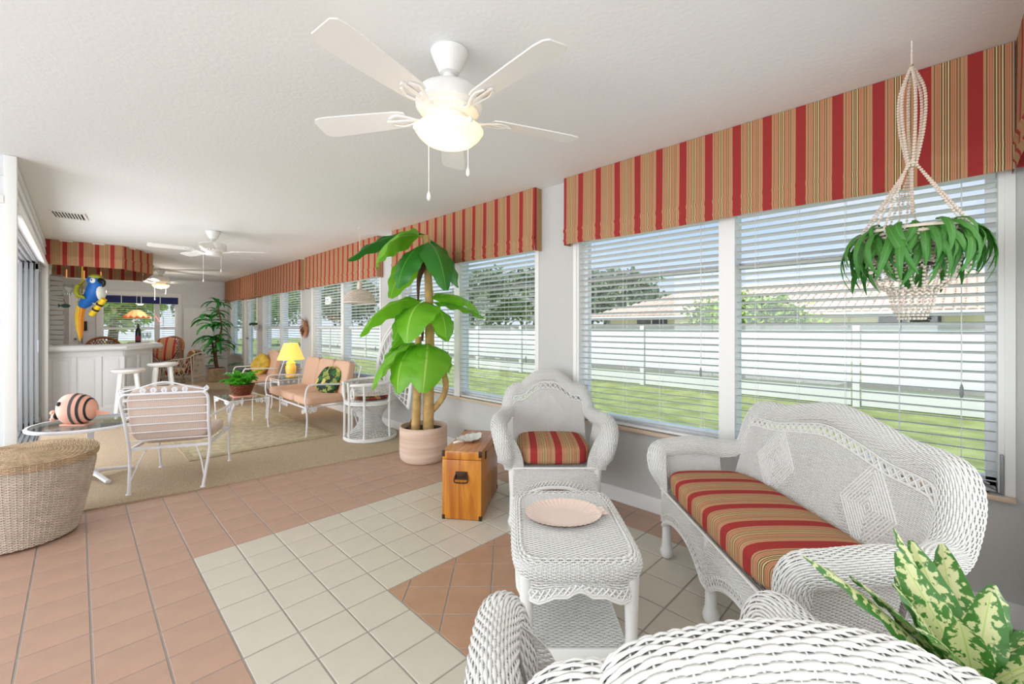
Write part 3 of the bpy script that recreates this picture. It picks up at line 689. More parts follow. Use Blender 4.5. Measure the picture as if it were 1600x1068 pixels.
tree('tree', 'leafy tree seen through the far window, left pane', (.8, 20.5), 4.2, (1.6, 1.2, 2.0), M['green'], 8000, .1)
tree('tree', 'leafy tree seen through the far window, right pane', (4.6, 24.5), 4.6, (1.7, 1.2, 2.1), M['dgreen'], 7000, .12)
pt = thing('palm_tree', 'small palm top showing above the roof at far right', 'palm', (33, -.6, -.12))
MB().tube([(0, 0, 0), (.1, 0, 2.5), (0, 0, 4.3)], [.2, .16, .12], 8).build('trunk', M['bark'], pt)
pf = MB()
for k in range(22):
    a = k*2.4; e = R(70-3.2*k)
    def fp(u, v, a=a, e=e):
        q = 1.5*u; rr_ = q*math.cos(e)+.2*u*u; z = q*math.sin(e)-1.0*u*u; w = (v-.5)*.6*math.sin(PI*min(1, u+.05))
        return (rr_*math.cos(a)-w*math.sin(a), rr_*math.sin(a)+w*math.cos(a), 4.3+z-abs(w)*.5)
    pf.grid(fp, 7, 2)
pf.build('fronds', M['dgreen'], pt)

# ------------------------------------------------------------ WICKER SEATS
def seat_profile(half, hump, shoulder, crest, arm_h=.60, yF=-.29, yB=.22):
    R_ = [(half-.045, yF+.02, .37), (half-.02, yF, .46), (half+.005, yF+.0, .545), (half+.02, yF+.07, arm_h), (half+.02, yF+.22, arm_h+.012), (half+.0, yB-.10, arm_h-.005),
          (half-.03, yB-.01, arm_h+.03), (half-.035, yB+.03, shoulder-.09), (half-.07, yB+.055, shoulder-.01), (half-.14, yB+.07, shoulder+.006)]
    if hump == 'camel': R_ += [(half*.55, yB+.075, shoulder-.0+.012), (half*.30, yB+.08, crest-.03), (0.0, yB+.085, crest)]
    elif hump == 'broad': R_ += [(half*.5, yB+.08, shoulder+.035), (half*.25, yB+.085, crest-.008), (0.0, yB+.085, crest)]
    else: R_ += [(half*.42, yB+.08, shoulder+.045), (half*.2, yB+.085, crest-.006), (0.0, yB+.085, crest)]
    L_ = [(-x, y, z) for x, y, z in R_[:-1]]
    return cr(L_+R_[::-1], 10)
def wicker_seat(name, label, cat, half, hump, shoulder, crest, loc, rz, dens=1.0, arm_h=.60, mid_leg=False, dp=.0075, yB=.22):
    o = thing(name, label, cat, loc, rz); yF = -.29
    path = seat_profile(half, hump, shoulder, crest, arm_h, yF, yB); L = np.linalg.norm(np.diff(path, axis=0), axis=1).sum()
    NP = 400; PP = resample(path, NP)
    # roll frame: outward direction = away from seat centre in the silhouette plane
    Tn = np.gradient(PP, axis=0); Tn /= np.linalg.norm(Tn, axis=1)[:, None]
    out_ = np.zeros_like(PP)
    for i, p in enumerate(PP):
        blend = min(1, max(0, (p[1]-(yB-.12))/.14)); base = arr((np.sign(p[0])*1.0, 0, .45))*(1-blend)+arr((p[0]/half*.5*(abs(p[0])/half)**2, 1.0, .10))*blend
        if p[1] < yF+.06: base = base+arr((0, -1.1, 0))*min(1, (yF+.06-p[1])/.05)
        q = base-Tn[i]*np.dot(base, Tn[i]); out_[i] = q/max(np.linalg.norm(q), 1e-6)
    for _ in range(14): out_[1:-1] = (out_[:-2]+out_[1:-1]*2+out_[2:])/4
    out_ /= np.linalg.norm(out_, axis=1)[:, None]
    up = np.cross(out_, Tn); up /= np.linalg.norm(up, axis=1)[:, None]
    # make 'up' point away from the seat centre
    ctr = arr((0, -.02, .40)); 
    sgn = np.sign(np.einsum('ij,ij->i', up, PP-ctr)); up *= np.sign(np.median(sgn))
    rad0 = .051
    def roll(U, V):
        s = U*(NP-1); i = np.clip(s.astype(int), 0, NP-2); f = (s-i)[..., None]
        P = PP[i]*(1-f)+PP[i+1]*f; O = out_[i]*(1-f)+out_[i+1]*f; Up = up[i]*(1-f)+up[i+1]*f
        a = (-0.62*PI+V*1.62*PI)[..., None]*-1+PI*.5  # wraps over the top, open towards below/outside
        edge = np.minimum(1, np.minimum(U, 1-U)*14+.45)[..., None]
        r = rad0*edge
        return P+O*r*np.cos(a)*1.0+Up*r*np.sin(a)*.95+O*r*.35
    nu = int(L/(.019/dens)); nvv = int(2*PI*rad0*.82/dp)
    mb = MB(); weave(mb, roll, nu, nvv, amp=.0020, thick=.0021, fill=.54, sub=3); wmesh(mb, 'rolled_edge', o)
    # liner inside the roll (cane core)
    ri = range(0, NP, 5); MB().tube((PP+out_*rad0*.35)[::5], rad0*.72*np.minimum(1, np.minimum(np.linspace(0, 1, NP), np.linspace(1, 0, NP))*14+.4)[::5], 10).build('roll_core', M['wicker'], o)
    # top curve as function of x for back panel
    bk = PP[(PP[:, 1] > yB-.0)]; xs = bk[:, 0]; zs = bk[:, 2]; od = np.argsort(xs); xs, zs = xs[od], zs[od]
    def ztop(x): return np.interp(x, xs, zs)
    hb = half-.055
    def back(U, V):
        x = (U*2-1)*hb; zt = ztop(np.clip(x, -half+.05, half-.05))-.010; z0 = .34; z = z0+(zt-z0)*V
        y = yB-.05+.12*((z-z0)/.55)-.05*(np.abs(x)/hb)**3*(1-V*.6)
        return np.stack([x, y, z], -1)
    rows = int((crest-.34)/dp); st = int(2*hb/(.017/dens))
    def lace(U, V): return ~((V > .865) & (V < .935))
    def dia(U, V):
        x = (U*2-1)*hb; res = np.ones_like(U)
        for cx in ([0] if half < .45 else [-.27, .27]):
            dd = np.abs(x-cx)/.15+np.abs(V-.42)/.30; res = np.where((dd < 1) & (np.floor(dd*5) % 2 == 0), 2.6, res)
        return res
    mb = MB(); weave(mb, back, st, rows, amp=.0018, thick=.0017, fill=.46, sub=2, mask=lace, ampf=dia); wmesh(mb, 'back_panel', o)
    lb = MB(); nz = int(2*hb/.036)
    for k in range(nz):
        for s_ in (0, 1):
            u0 = (k+s_)/nz; u1 = (k+1-s_)/nz; Q = back(np.linspace(u0, u1, 5), np.linspace(.86, .94, 5)); lb.tube(Q+arr((0, -.002, 0)), .0032, 5)
            Q = back(np.linspace(u0, u1, 5), np.linspace(.86, .94, 5)); lb.tube(Q+arr((0.006, .002, 0)), .0028, 5)
    for vv in (.858, .942): lb.tube(back(np.linspace(0, 1, 40), np.full(40, vv))+arr((0, -.003, 0)), .0042, 6)
    lb.build('open_lacing', M['wicker'], o)
    hgt = crest-.34
    for cx in ([0] if half < .45 else [-.27, .27]):
        dmd = MB()
        for q in range(1, 10):
            rx_, rz_ = .0145*q, .019*q; pts = []
            for (a0, b0), (a1, b1) in (((rx_, 0), (0, rz_)), ((0, rz_), (-rx_, 0)), ((-rx_, 0), (0, -rz_)), ((0, -rz_), (rx_, 0))):
                for t_ in range(6): pts.append((cx+a0+(a1-a0)*t_/6, .60+b0+(b1-b0)*t_/6))
            U_ = np.array([(x_/hb+1)/2 for x_, _ in pts]); V_ = np.array([(z_-.34)/(float(ztop(x_))-.35) for x_, z_ in pts])
            dmd.tube(back(U_, V_)+arr((0, -.0025, 0)), .0034, 6, True)
        dmd.build('diamond_motif', M['wicker'], o)
    # arm panels
    for s_ in (-1, 1):
        def armp(U, V, s_=s_):
            y = (yF+.0)+(yB-.13-yF)*U; zt = np.interp(y, [yF, yF+.05, yF+.15, yB-.13], [arm_h-.06, arm_h-.02, arm_h, arm_h-.01]); z = .34+(zt-.34)*V
            x = s_*(half-.05+.045*V+.015*np.sin(PI*U)); return np.stack([x+0*y, y, z], -1)
        mb = MB(); weave(mb, armp, int((yB-yF)/.018*dens), int(.27/dp), amp=.0018, thick=.0017); wmesh(mb, 'arm_panel', o)
    for s_ in (-1, 1):   # flared front face of the arm
        def fr(U, V, s_=s_):
            z = .36+(arm_h-.36)*V; xi = half-.120+.105*V**2.2; xo = half-.005+.03*np.sin(PI*V*.8); x = s_*(xi+(xo-xi)*U); y = yF-.016+.03*(U-.5)**2+.03*V**3+0*z; return np.stack([x, y, z], -1)
        mb = MB(); weave(mb, fr, 6, int(.25/dp), amp=.0018, thick=.0018); wmesh(mb, 'arm_front', o)
    # seat deck
    def deck(U, V): return np.stack([(U*2-1)*(half-.06), yF+.01+(yB-yF-.03)*V, .362+0*U], -1)
    mb = MB(); weave(mb, deck, int(2*half/.03), int(.48/.012), amp=.0018, thick=.0018); wmesh(mb, 'seat_deck', o)
    MB().box(-half+.07, half-.07, yF+.02, yB-.04, .335, .352).build('seat_frame', M['wicker'], o)
    # aprons with arched lower edge
    def arch(x): # bottom z
        if mid_leg: q = abs(abs(x)-half/2)/(half/2-.03)
        else: q = abs(x)/(half-.05)
        return .265-.10*np.clip(q, 0, 1)**2.4
    va = np.vectorize(arch)
    def front(U, V): x = (U*2-1)*(half-.055); zb = va(x); z = zb+(.372-zb)*V; return np.stack([x, yF-.006-.012*np.sin(PI*V), z], -1)
    mb = MB(); weave(mb, front, int(2*half/.016*dens), int(.14/dp), amp=.0019, thick=.0018); wmesh(mb, 'front_apron', o)
    ap = MB(); n = 60
    for k in range(3): ap.tube([(( (i/n)*2-1)*(half-.055), yF-.012-.004*(k % 2), arch(((i/n)*2-1)*(half-.055))-.004-.007*k) for i in range(n+1)], .0048, 6)
    for k in range(int(2*half/.022)):
        x = -half+.06+k*.022
        if x > half-.06: break
        z0 = arch(x); ap.tube([(x-.011, yF-.018, z0+.004), (x+.011, yF-.02, z0+.034)], .003, 5); ap.tube([(x+.011, yF-.016, z0+.004), (x-.011, yF-.018, z0+.034)], .003, 5)
    ap.tube([(((i/n)*2-1)*(half-.055), yF-.016, .374) for i in range(n+1)], .007, 6)
    ap.build('apron_braid', M['wicker'], o)
    for s_ in (-1, 1):
        def side(U, V, s_=s_):
            y = yF+(yB-yF)*U; zb = .26-.09*np.abs(U*2-1)**2.4; z = zb+(.372-zb)*V; return np.stack([s_*(half-.052)+0*y, y, z], -1)
        mb = MB(); weave(mb, side, int(.5/.018*dens), int(.13/dp), amp=.0019, thick=.0018); wmesh(mb, 'side_apron', o)
    # wrapped legs
    lx = [(-half+.055, yF+.012), (half-.055, yF+.012), (-half+.07, yB-.0), (half-.07, yB-.0)]
    if mid_leg: lx += [(0, yF+.012)]
    lm = MB(); prof = []; n = 52
    for i in range(n+1):
        z = .372*i/n; r = np.interp(z, [0, .012, .035, .07, .2, .37], [.018, .03, .034, .024, .021, .030]); prof.append((r+(.0022 if i % 2 else -.0012), z))
    lm.lathe(prof, 12, capb=True, capt=True); me = lm.mesh('leg', M['wicker'], sharp=180)
    for x, y in lx: inst('leg', me, o, (x, y, 0))
    return o
FW = lambda: None
AR = rotF(F); LR = rotF(RT); NR = rotF(-F)
wicker_seat('wicker_armchair', 'white wicker armchair facing the camera between the wooden chest and the near window', 'armchair', .318, 'hump', .775, .875, CF(.27, 2.98), AR, dens=1.15)
def cushion_seat(w, d, h, loc, rz, label, mat_='stripe_obj', name='seat_cushion', group=None, rot=None, e=5.0):
    o = cushion_mb(w, d, h, e).build(name, M[mat_], None, sharp=180); o.location = loc; o.rotation_euler = (rot[0], rot[1], rz) if rot else (0, 0, rz)
    P = []
    pip = cr([(w/2*.955, d/2*.955, 0), (0, d/2*1.0, 0), (-w/2*.955, d/2*.955, 0), (-w/2*1.0, 0, 0), (-w/2*.955, -d/2*.955, 0), (0, -d/2*1.0, 0), (w/2*.955, -d/2*.955, 0), (w/2*1.0, 0, 0)], 6, True)
    return tag(o, label, 'cushion', group)
p = CF(.27, 2.93); cushion_seat(.47, .47, .13, (p[0], p[1], .437), AR, 'red and tan striped cushion on the armchair facing the camera')
# loveseat
wicker_seat('wicker_loveseat', 'white wicker loveseat with curved camel back under the near window', 'loveseat', .575, 'camel', .80, .875, CF(1.12, 1.82), LR, dens=1.15, arm_h=.565, mid_leg=True, dp=.0066, yB=.16)
p = CF(1.03, 1.82); cushion_seat(1.03, .45, .125, (p[0], p[1], .437), LR, 'long red and tan striped cushion on the wicker loveseat')
# near armchair seen from behind
wicker_seat('wicker_armchair', 'white wicker armchair seen from behind at the bottom edge of the photo', 'armchair', .305, 'broad', .795, .86, CF(.305, .745), NR, dens=1.2, dp=.0082, arm_h=.55, yB=.16)
p = CF(.305, .79); cushion_seat(.45, .38, .125, (p[0], p[1], .437), NR, 'red striped cushion barely showing in the nearest wicker armchair')

# wicker coffee table
ct = thing('wicker_coffee_table', 'white wicker coffee table with a lower shelf and pink plate on top', 'table', CF(.232, 1.775), AR)
hx, hy, ht = .222, .325, .45
def superrect(a, b, t, e=5):
    c, s = math.cos(t), math.sin(t); return (a*abs(c)**(2/e)*np.sign(c), b*abs(s)**(2/e)*np.sign(s))
def top(U, V): return np.stack([(U*2-1)*(hx-.03), (V*2-1)*(hy-.03), ht+.002*np.cos((U-.5)*PI)], -1)
mb = MB(); weave(mb, top, 24, 74, amp=.0018, thick=.0019); wmesh(mb, 'tabletop', ct)
MB().box(-hx+.025, hx-.025, -hy+.025, hy-.025, ht-.02, ht-.006).build('top_board', M['wicker'], ct)
per = resample(np.array([(*superrect(1, 1, 2*PI*k/200, 7), 0) for k in range(201)])*arr((hx, hy, 1)), 300)
def skirt(U, V):
    s = U*299; i = np.clip(s.astype(int), 0, 298); f = (s-i)[..., None]; P = per[i]*(1-f)+per[i+1]*f
    k = 1-.13*np.clip((V-.72)/.28, 0, 1)**2*1.0; bulge = .012*np.sin(np.clip(V/.75, 0, 1)*PI)
    nrm = P/np.maximum(np.linalg.norm(P, axis=-1, keepdims=True), 1e-6)
    Q = P*k[..., None]+nrm*bulge[..., None]; Q[..., 2] = ht-.055+.058*np.sin(np.clip(V, 0, 1)*PI/2); return Q
mb = MB(); weave(mb, skirt, 130, 14, amp=.0026, thick=.0022, sub=3); wmesh(mb, 'rolled_edge', ct)
def sk2(U, V):
    s = U*299; i = np.clip(s.astype(int), 0, 298); f = (s-i)[..., None]; P = per[i]*(1-f)+per[i+1]*f
    ang = np.arctan2(P[..., 1]/hy, P[..., 0]/hx); wav = .022*np.cos(ang*4+PI)*-1; ztp = ht-.055
    zb = ztp-.055-.03*np.maximum(0, np.cos(ang*4+PI))+.02*np.maximum(0, np.cos(ang*8)); Q = P*.965; Q[..., 2] = zb+(ztp-zb)*V; return Q
mb = MB(); weave(mb, sk2, 120, 8, amp=.002, thick=.002); wmesh(mb, 'apron', ct)
bd = MB(); ps = sk2(np.linspace(0, 1, 301), np.zeros(301)); bd.tube(ps[:-1], .006, 6, True); bd.tube(ps[:-1]+arr((0, 0, -.009)), .005, 6, True)
q0 = sk2(np.linspace(0, 1, 91), np.full(91, .05)); q1 = sk2(np.linspace(0, 1, 91), np.full(91, .5))
for k in range(90): bd.tube([q0[k]*arr((1.012, 1.012, 1)), q1[k+1]*arr((1.012, 1.012, 1))], .0036, 5); bd.tube([q0[k+1]*arr((1.01, 1.01, 1)), q1[k]*arr((1.01, 1.01, 1))], .0036, 5)
bd.build('apron_braid', M['wicker'], ct)
def shelf(U, V): return np.stack([(U*2-1)*(hx-.05), (V*2-1)*(hy-.05), .13+0*U], -1)
mb = MB(); weave(mb, shelf, 20, 60, amp=.0018, thick=.0019); wmesh(mb, 'lower_shelf', ct)
MB().box(-hx+.045, hx-.045, -hy+.045, hy-.045, .105, .122).build('shelf_board', M['wicker'], ct)
MB().box(-hx+.035, hx-.035, -hy+.04, -hy+.052, .085, .135, .004).build('shelf_edge', M['wicker'], ct)
MB().box(-hx+.035, hx-.035, hy-.052, hy-.04, .085, .135, .004).build('shelf_edge', M['wicker'], ct)
lm = MB(); lm.lathe([(np.interp(i/60*.40, [0, .012, .03, .06, .2, .40], [.016, .027, .03, .021, .020, .026])+(.002 if i % 2 else -.001), .40*i/60) for i in range(61)], 12, capb=True, capt=True); me = lm.mesh('leg', M['wicker'], sharp=180)
for sx in (-1, 1):
    for sy in (-1, 1): inst('leg', me, ct, (sx*(hx-.04), sy*(hy-.04), 0))
# shell plate
sp_ = thing('shell_plate', 'oval pink fluted shell plate on the wicker coffee table', 'plate', CF(.215, 1.80, ht+.006), AR+R(8))
def shell(u, v):
    a = 2*PI*v; fl_ = math.cos(a*44)*.0014*max(0, (u-.55)/.45); rx, ry = .155, .142; k = 1+.03*math.cos(a*2)
    fan = 1.0
    if abs(((a+PI) % (2*PI))-PI) < .18: fan = 1.10
    z = .004+.020*max(0, (u-.55)/.45)**1.5+fl_
    return (rx*u*k*fan*math.cos(a), ry*u*k*math.sin(a), z)
MB().grid(shell, 14, 264).build('plate_bowl', M['plate'], sp_, sharp=180)
def shell2(u, v): x, y, z = shell(u, 1-v); return (x*.99, y*.99, z-.004)
MB().grid(shell2, 6, 88).build('plate_underside', M['plate'], sp_, sharp=180)
MB().box(.145, .185, -.03, .03, .012, .022, .004).build('plate_handle', M['plate'], sp_)

# wooden chest
rzc = rotF(F)-R(8.3); c = CF(-.285, 3.08)
ch = thing('wooden_chest', 'narrow orange wooden chest with dark metal corners and side handle', 'chest', c, rzc)
hx, hy, hh = .130, .292, .443
MB().box(-hx, hx, -hy, hy, .004, hh-.055, .003).build('body', M['wood'], ch)
lid = MB().box(-hx, hx, -hy, hy, hh-.052, hh-.006, .003).build('lid', M['wood'], ch); MB().box(-hx+.001, hx-.001, -hy+.001, hy-.001, hh-.007, hh, .002).build('lid_top', M['woodtop'], lid)
for sx in (-1, 1):
    for sy in (-1, 1):
        for z0, z1 in ((0, .03), (hh-.035, hh+.002)): MB().box(sx*hx-.018 if sx > 0 else -hx-.002, hx+.002 if sx > 0 else -hx+.018, sy*hy-.018 if sy > 0 else -hy-.002, hy+.002 if sy > 0 else -hy+.018, z0, z1, .002).build('metal_corner', M['brassd'], ch)
hd = MB().box(-.04, .04, -hy-.006, -hy, .272, .315, .002).box(-.045, .045, -hy-.004, -hy, .262, .272).build('handle_plate', M['brassd'], ch)
MB().tube(cr([(-.038, -hy-.008, .295), (-.045, -hy-.02, .262), (-.03, -hy-.026, .25), (.03, -hy-.026, .25), (.045, -hy-.02, .262), (.038, -hy-.008, .295)]), .0045, 6).build('handle', M['brassd'], hd)
for y in (-.15, .15): MB().box(hx, hx+.005, y-.02, y+.02, hh-.08, hh-.03, .001).build('latch', M['brassd'], ch)
# white dish on chest
dsh = thing('leaf_dish', 'white leaf-shaped china dish on the wooden chest', 'dish', CF(-.295, 3.06, hh+.001), R(20))
def dish(u, v):
    a = 2*PI*v; k = 1+.10*math.cos(3*a)+.06*math.cos(5*a+1); return (.10*u*k*math.cos(a)*1.15, .075*u*k*math.sin(a), .003+.025*u**3+.003*math.cos(a*12)*u)
MB().grid(dish, 8, 72).build('dish_bowl', M['china'], dsh, sharp=180)
MB().tube(cr([(-.11, 0, .02), (-.145, .01, .028), (-.165, .04, .02)]), [.008]*16+[.006], 6).build('dish_stem', M['china'], dsh)

# ------------------------------------------------------------ potted banana plant
bp_ = thing('banana_plant', 'tall broad-leaved plant with three leaf tiers in a sandstone pot', 'plant', CF(-.84, 4.08, .0))
pot = [(.15, 0), (.19, .004), (.215, .03), (.222, .08), (.222, .30), (.218, .325), (.205, .325), (.203, .28)]
MB().lathe(pot, 40, capb=True).build('pot', M['pot'], bp_)
MB().lathe([(0.001, .29), (.1, .287), (.204, .28)], 24).build('soil', M['soil'], bp_)
bl = Vector((RT.x, RT.y, 0)); bd_ = Vector((F.x, F.y, 0))
def pv(lat, dd, z): q = bl*lat+bd_*dd; return (q.x, q.y, z)
def bamboo(pts, r0, r1, n=60):
    P = resample(cr(pts, 8), n); rr_ = [(r0+(r1-r0)*i/n)*(1.0+(.10 if i % 6 == 0 else 0)) for i in range(n)]; return MB().tube(P, rr_, 12)
bamboo([pv(.045, 0, .25), pv(.05, 0, .7), pv(.06, 0, 1.15), pv(.05, .0, 1.62), pv(.02, 0, 2.12)], .052, .032).build('trunk', M['trunk'], bp_)
bamboo([pv(-.07, -.03, .25), pv(-.055, -.03, .6), pv(-.05, -.03, .95), pv(-.045, 0, 1.16)], .042, .03).build('trunk', M['trunk'], bp_)
bamboo([pv(.07, .03, .45), pv(.12, .02, .50), pv(.19, 0, .60), pv(.215, -.02, .72), pv(.18, -.02, .84), pv(.10, -.02, .93), pv(.045, -.02, 1.02)], .028, .028).build('trunk', M['trunk'], bp_)
MB().tube(cr([pv(-.11, 0, .27), pv(-.12, .02, .32), pv(-.09, .03, .40)]), [.03]*8+[.02]*9, 8).build('stump', M['paper'], bp_)
for z, lt, ln in ((1.02, .03, .22), (1.42, .03, .30), (1.80, -.01, .30)):
    MB().tube(cr([pv(lt+.03, -.05, z+.05), pv(lt-.02, -.06, z-.1), pv(lt-.03, -.05, z-ln)]), list(np.linspace(.035, .008, 17)), 7).build('leaf_sheath', M['paper'], bp_)
def paddle(L_, w, e0, e1, stem=.18, fold=.25, nn=18, tip=.5, wave=.012, bend=1.15):
    """leaf mesh in local space: starts at the origin, runs +X, bends from e0 to e1 elevation"""
    nu = nn; pts = [(0, 0)]; x = z = 0
    for i in range(nu):
        t = (i+.5)/nu; e = e0+(e1-e0)*t**bend; x += L_/nu*math.cos(e); z += L_/nu*math.sin(e); pts.append((x, z))
    V = []; U = []; nw = 8
    for i in range(nu+1):
        t = i/nu; b = (t-stem)/(1-stem); e = e0+(e1-e0)*t**bend
        hw = .006 if b <= 0 else max(.006 if b < .99 else .001, w/2*(math.sin(PI*min(1, b)**.62*.985)**.62))
        nx, nz = -math.sin(e), math.cos(e)
        for j in range(nw+1):
            s_ = (j/nw)*2-1; off = -abs(s_)**1.3*hw*fold+wave*math.sin(t*26+(s_ > 0))*abs(s_)**2*(hw > .01)
            V.append((pts[i][0]+nx*off, s_*hw*math.sqrt(max(0, 1-fold*fold*.6)), pts[i][1]+nz*off)); U.append((t, j/nw))
    return MB().add(V, [(i*(nw+1)+j, (i+1)*(nw+1)+j, (i+1)*(nw+1)+j+1, i*(nw+1)+j+1) for i in range(nu) for j in range(nw)], U)
def place_leaf(o, mb, m, base, az, roll=0, name='leaf'):
    me = mb.mesh(name, M[m], sharp=180); return inst(name, me, o, base, (roll, 0, az))
def azd(lat, dd): q = bl*lat+bd_*dd; return math.atan2(q.y, q.x)
# (base lat, z, direction lat, dir depth, length, width, e0, e1, material, roll)
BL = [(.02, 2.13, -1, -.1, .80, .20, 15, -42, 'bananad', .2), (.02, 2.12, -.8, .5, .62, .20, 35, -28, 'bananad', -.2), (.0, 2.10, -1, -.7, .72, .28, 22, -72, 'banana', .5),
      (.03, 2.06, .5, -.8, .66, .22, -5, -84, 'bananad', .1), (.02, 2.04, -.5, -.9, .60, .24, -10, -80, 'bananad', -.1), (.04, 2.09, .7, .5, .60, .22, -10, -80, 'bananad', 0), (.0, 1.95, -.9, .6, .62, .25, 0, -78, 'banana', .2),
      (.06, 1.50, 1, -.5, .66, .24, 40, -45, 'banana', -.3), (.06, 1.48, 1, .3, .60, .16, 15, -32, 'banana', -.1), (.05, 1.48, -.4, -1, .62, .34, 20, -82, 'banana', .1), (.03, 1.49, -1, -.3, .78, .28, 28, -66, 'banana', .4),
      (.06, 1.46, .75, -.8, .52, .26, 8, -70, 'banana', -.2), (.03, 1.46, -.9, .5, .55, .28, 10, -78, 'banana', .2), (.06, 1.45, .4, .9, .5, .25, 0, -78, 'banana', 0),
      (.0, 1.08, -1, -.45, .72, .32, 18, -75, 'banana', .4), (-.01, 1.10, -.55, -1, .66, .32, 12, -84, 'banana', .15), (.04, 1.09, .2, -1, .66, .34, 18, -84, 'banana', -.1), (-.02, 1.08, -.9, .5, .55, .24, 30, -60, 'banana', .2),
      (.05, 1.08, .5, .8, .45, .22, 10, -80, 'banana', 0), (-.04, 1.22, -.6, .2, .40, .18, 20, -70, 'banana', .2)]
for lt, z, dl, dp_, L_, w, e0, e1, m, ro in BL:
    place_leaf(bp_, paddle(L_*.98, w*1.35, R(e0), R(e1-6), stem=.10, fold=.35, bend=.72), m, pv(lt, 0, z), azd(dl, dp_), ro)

# ------------------------------------------------------------ tall basket hamper left
hb_ = thing('wicker_hamper', 'large round pale wicker basket with lid at the left edge', 'basket', (-.235, 3.85, 0))
def hw_(U, V):
    a = U*2*PI; z = .015+.455*V; r = .235+.085*np.clip(V*1.15, 0, 1)**.8; return np.stack([r*np.cos(a), r*np.sin(a)*1.0, z], -1)
mb = MB(); weave(mb, hw_, 76, 62, amp=.0028, thick=.0024, sub=2); wmesh(mb, 'basket_body', hb_, M['basket'])
MB().lathe([(.01, .02), (.228, .02), (.315, .46)], 40).build('basket_lining', M['basketd'], hb_)
def lidf(U, V): a = U*2*PI; r = .335*V+.001; return np.stack([r*np.cos(a), r*np.sin(a), .53-.030*V**3+.008*np.sin(a*2)*V], -1)
mb = MB(); weave(mb, lidf, 64, 34, amp=.002, thick=.0028); lid = wmesh(mb, 'lid', hb_, M['basketd'])
mb = MB(); weave(mb, lambda U, V: np.stack([(.330+.004*np.sin(V*PI))*np.cos(U*2*PI), (.330+.004*np.sin(V*PI))*np.sin(U*2*PI), .462+.04*V+.008*np.sin(U*4*PI)], -1), 80, 6, amp=.003, thick=.0028); wmesh(mb, 'lid_rim', lid, M['basketd'])
MB().lathe([(.001, .522), (.2, .518), (.33, .488), (.33, .464)], 40).build('lid_liner', M['basketd'], lid)
# ------------------------------------------------------------ small round pedestal table and fish
rt_ = thing('pedestal_table', 'small round white pedestal table with glass top near the sliding door', 'table', (.075, 4.92, .012))
MB().lathe([(.345, .440), (.365, .445), (.368, .457), (.362, .466), (.345, .466)], 48).build('rim', M['metalw'], rt_)
MB().lathe([(.001, .455), (.346, .455), (.346, .463), (.001, .463)], 48).build('glass_top', M['tglass'], rt_)
MB().box(-.022, .022, -.022, .022, .03, .42, .005).build('column', M['metalw'], rt_)
MB().box(-.25, .25, -.02, .02, .415, .44, .004).box(-.02, .02, -.25, .25, .415, .44, .004).build('top_bracket', M['metalw'], rt_)
for k in range(4):
    a = R(20+90*k); MB().tube(cr([(0, 0, .055), (.1*math.cos(a), .1*math.sin(a), .05), (.28*math.cos(a), .28*math.sin(a), .018)]), [.026]*8+[.020]*9, 8, flat=.7).build('foot', M['metalw'], rt_)
fi = thing('ceramic_fish', 'round salmon ceramic fish with black stripes on the pedestal table', 'figurine', (-.0, 4.86, .475), rotF(F))
fb = MB(); n = 26
def fish(u, v):
    a = 2*PI*v; t = -1+2*u; rr_ = max(.001, (1-abs(t)**2.6))**.55; return (.155*t, .075*rr_*math.cos(a), .125+.122*rr_*math.sin(a)*(1-.12*t))
def band(mb, t0, t1, k, off):
    mb.grid(lambda u, v: (lambda p: (p[0]-.03*math.cos(PI*(p[2]-.125)/.25)*off, p[1]*k, .125+(p[2]-.125)*k))(fish(t0+(t1-t0)*u, v)), 4, 32)
MB().grid(fish, 28, 32).build('fish_body', M['salmon'], fi, sharp=180)
for t0, t1 in ((.49, .56), (.67, .735), (.83, .875)): b = MB(); b.grid(lambda u, v, t0=t0, t1=t1: (lambda p: (p[0], p[1]*1.03, .125+(p[2]-.125)*1.03))(fish(t0+(t1-t0)*u, v)), 4, 40); b.build('stripe', M['black'], fi, sharp=180)
MB().ell((-.085, -.062, .175), (.018, .012, .018)).build('eye', M['black'], fi)
MB().ell((-.165, -.0, .07), (.035, .03, .028)).ell((-.19, 0, .095), (.022, .022, .02)).ell((-.19, 0, .045), (.022, .022, .02)).build('lips', M['salmon'], fi)
MB().ell((-.15, -.0, .075), (.018, .04, .034)).build('mouth_band', M['black'], fi)
MB().add([(.13, -.01, .13), (.25, 0, .10), (.26, 0, .085), (.13, 0.01, .07), (.2, .008, .09)], [(0, 1, 2, 3), (3, 2, 4), (0, 4, 1)]).build('tail_fin', M['salmon'], fi)
MB().box(-.1, .1, -.045, .045, 0, .012, .004).build('fish_base', M['salmon'], fi)

# ------------------------------------------------------------ wrought iron furniture
def scroll(cx, cz, r, turns=1.25, y=0, start=0, sgn=1, n=22):
    return [(cx+sgn*r*(1-.7*i/n)*math.cos(start+turns*2*PI*i/n), y, cz+r*(1-.7*i/n)*math.sin(start+turns*2*PI*i/n)) for i in range(n+1)]
def vine(mb, P0, P1, amp, rad=.0045, n=5):
    """ornament between two points: wave with curls (points in 3D, offset along z)"""
    P0, P1 = arr(P0), arr(P1)
    for k in range(n):
        a = P0+(P1-P0)*(k+.5)/n; d_ = (P1-P0)/np.linalg.norm(P1-P0)
        for sg in (-1, 1):
            mb.tube([a+d_*sg*amp*.55*(1-.65*i/14)*math.cos(i/14*7)+arr((0, 0, 1))*amp*.8*(1-.65*i/14)*math.sin(i/14*7) for i in range(15)], rad, 5)
        mb.ell(tuple(a+arr((0, 0, .3*amp))), (rad*1.3,)*3, 6, 4)
ic = thing('iron_armchair', 'white iron patio armchair with striped pale cushions, back to the camera', 'armchair', (.615, 4.46, .012), rotF((-.41, -.91)))
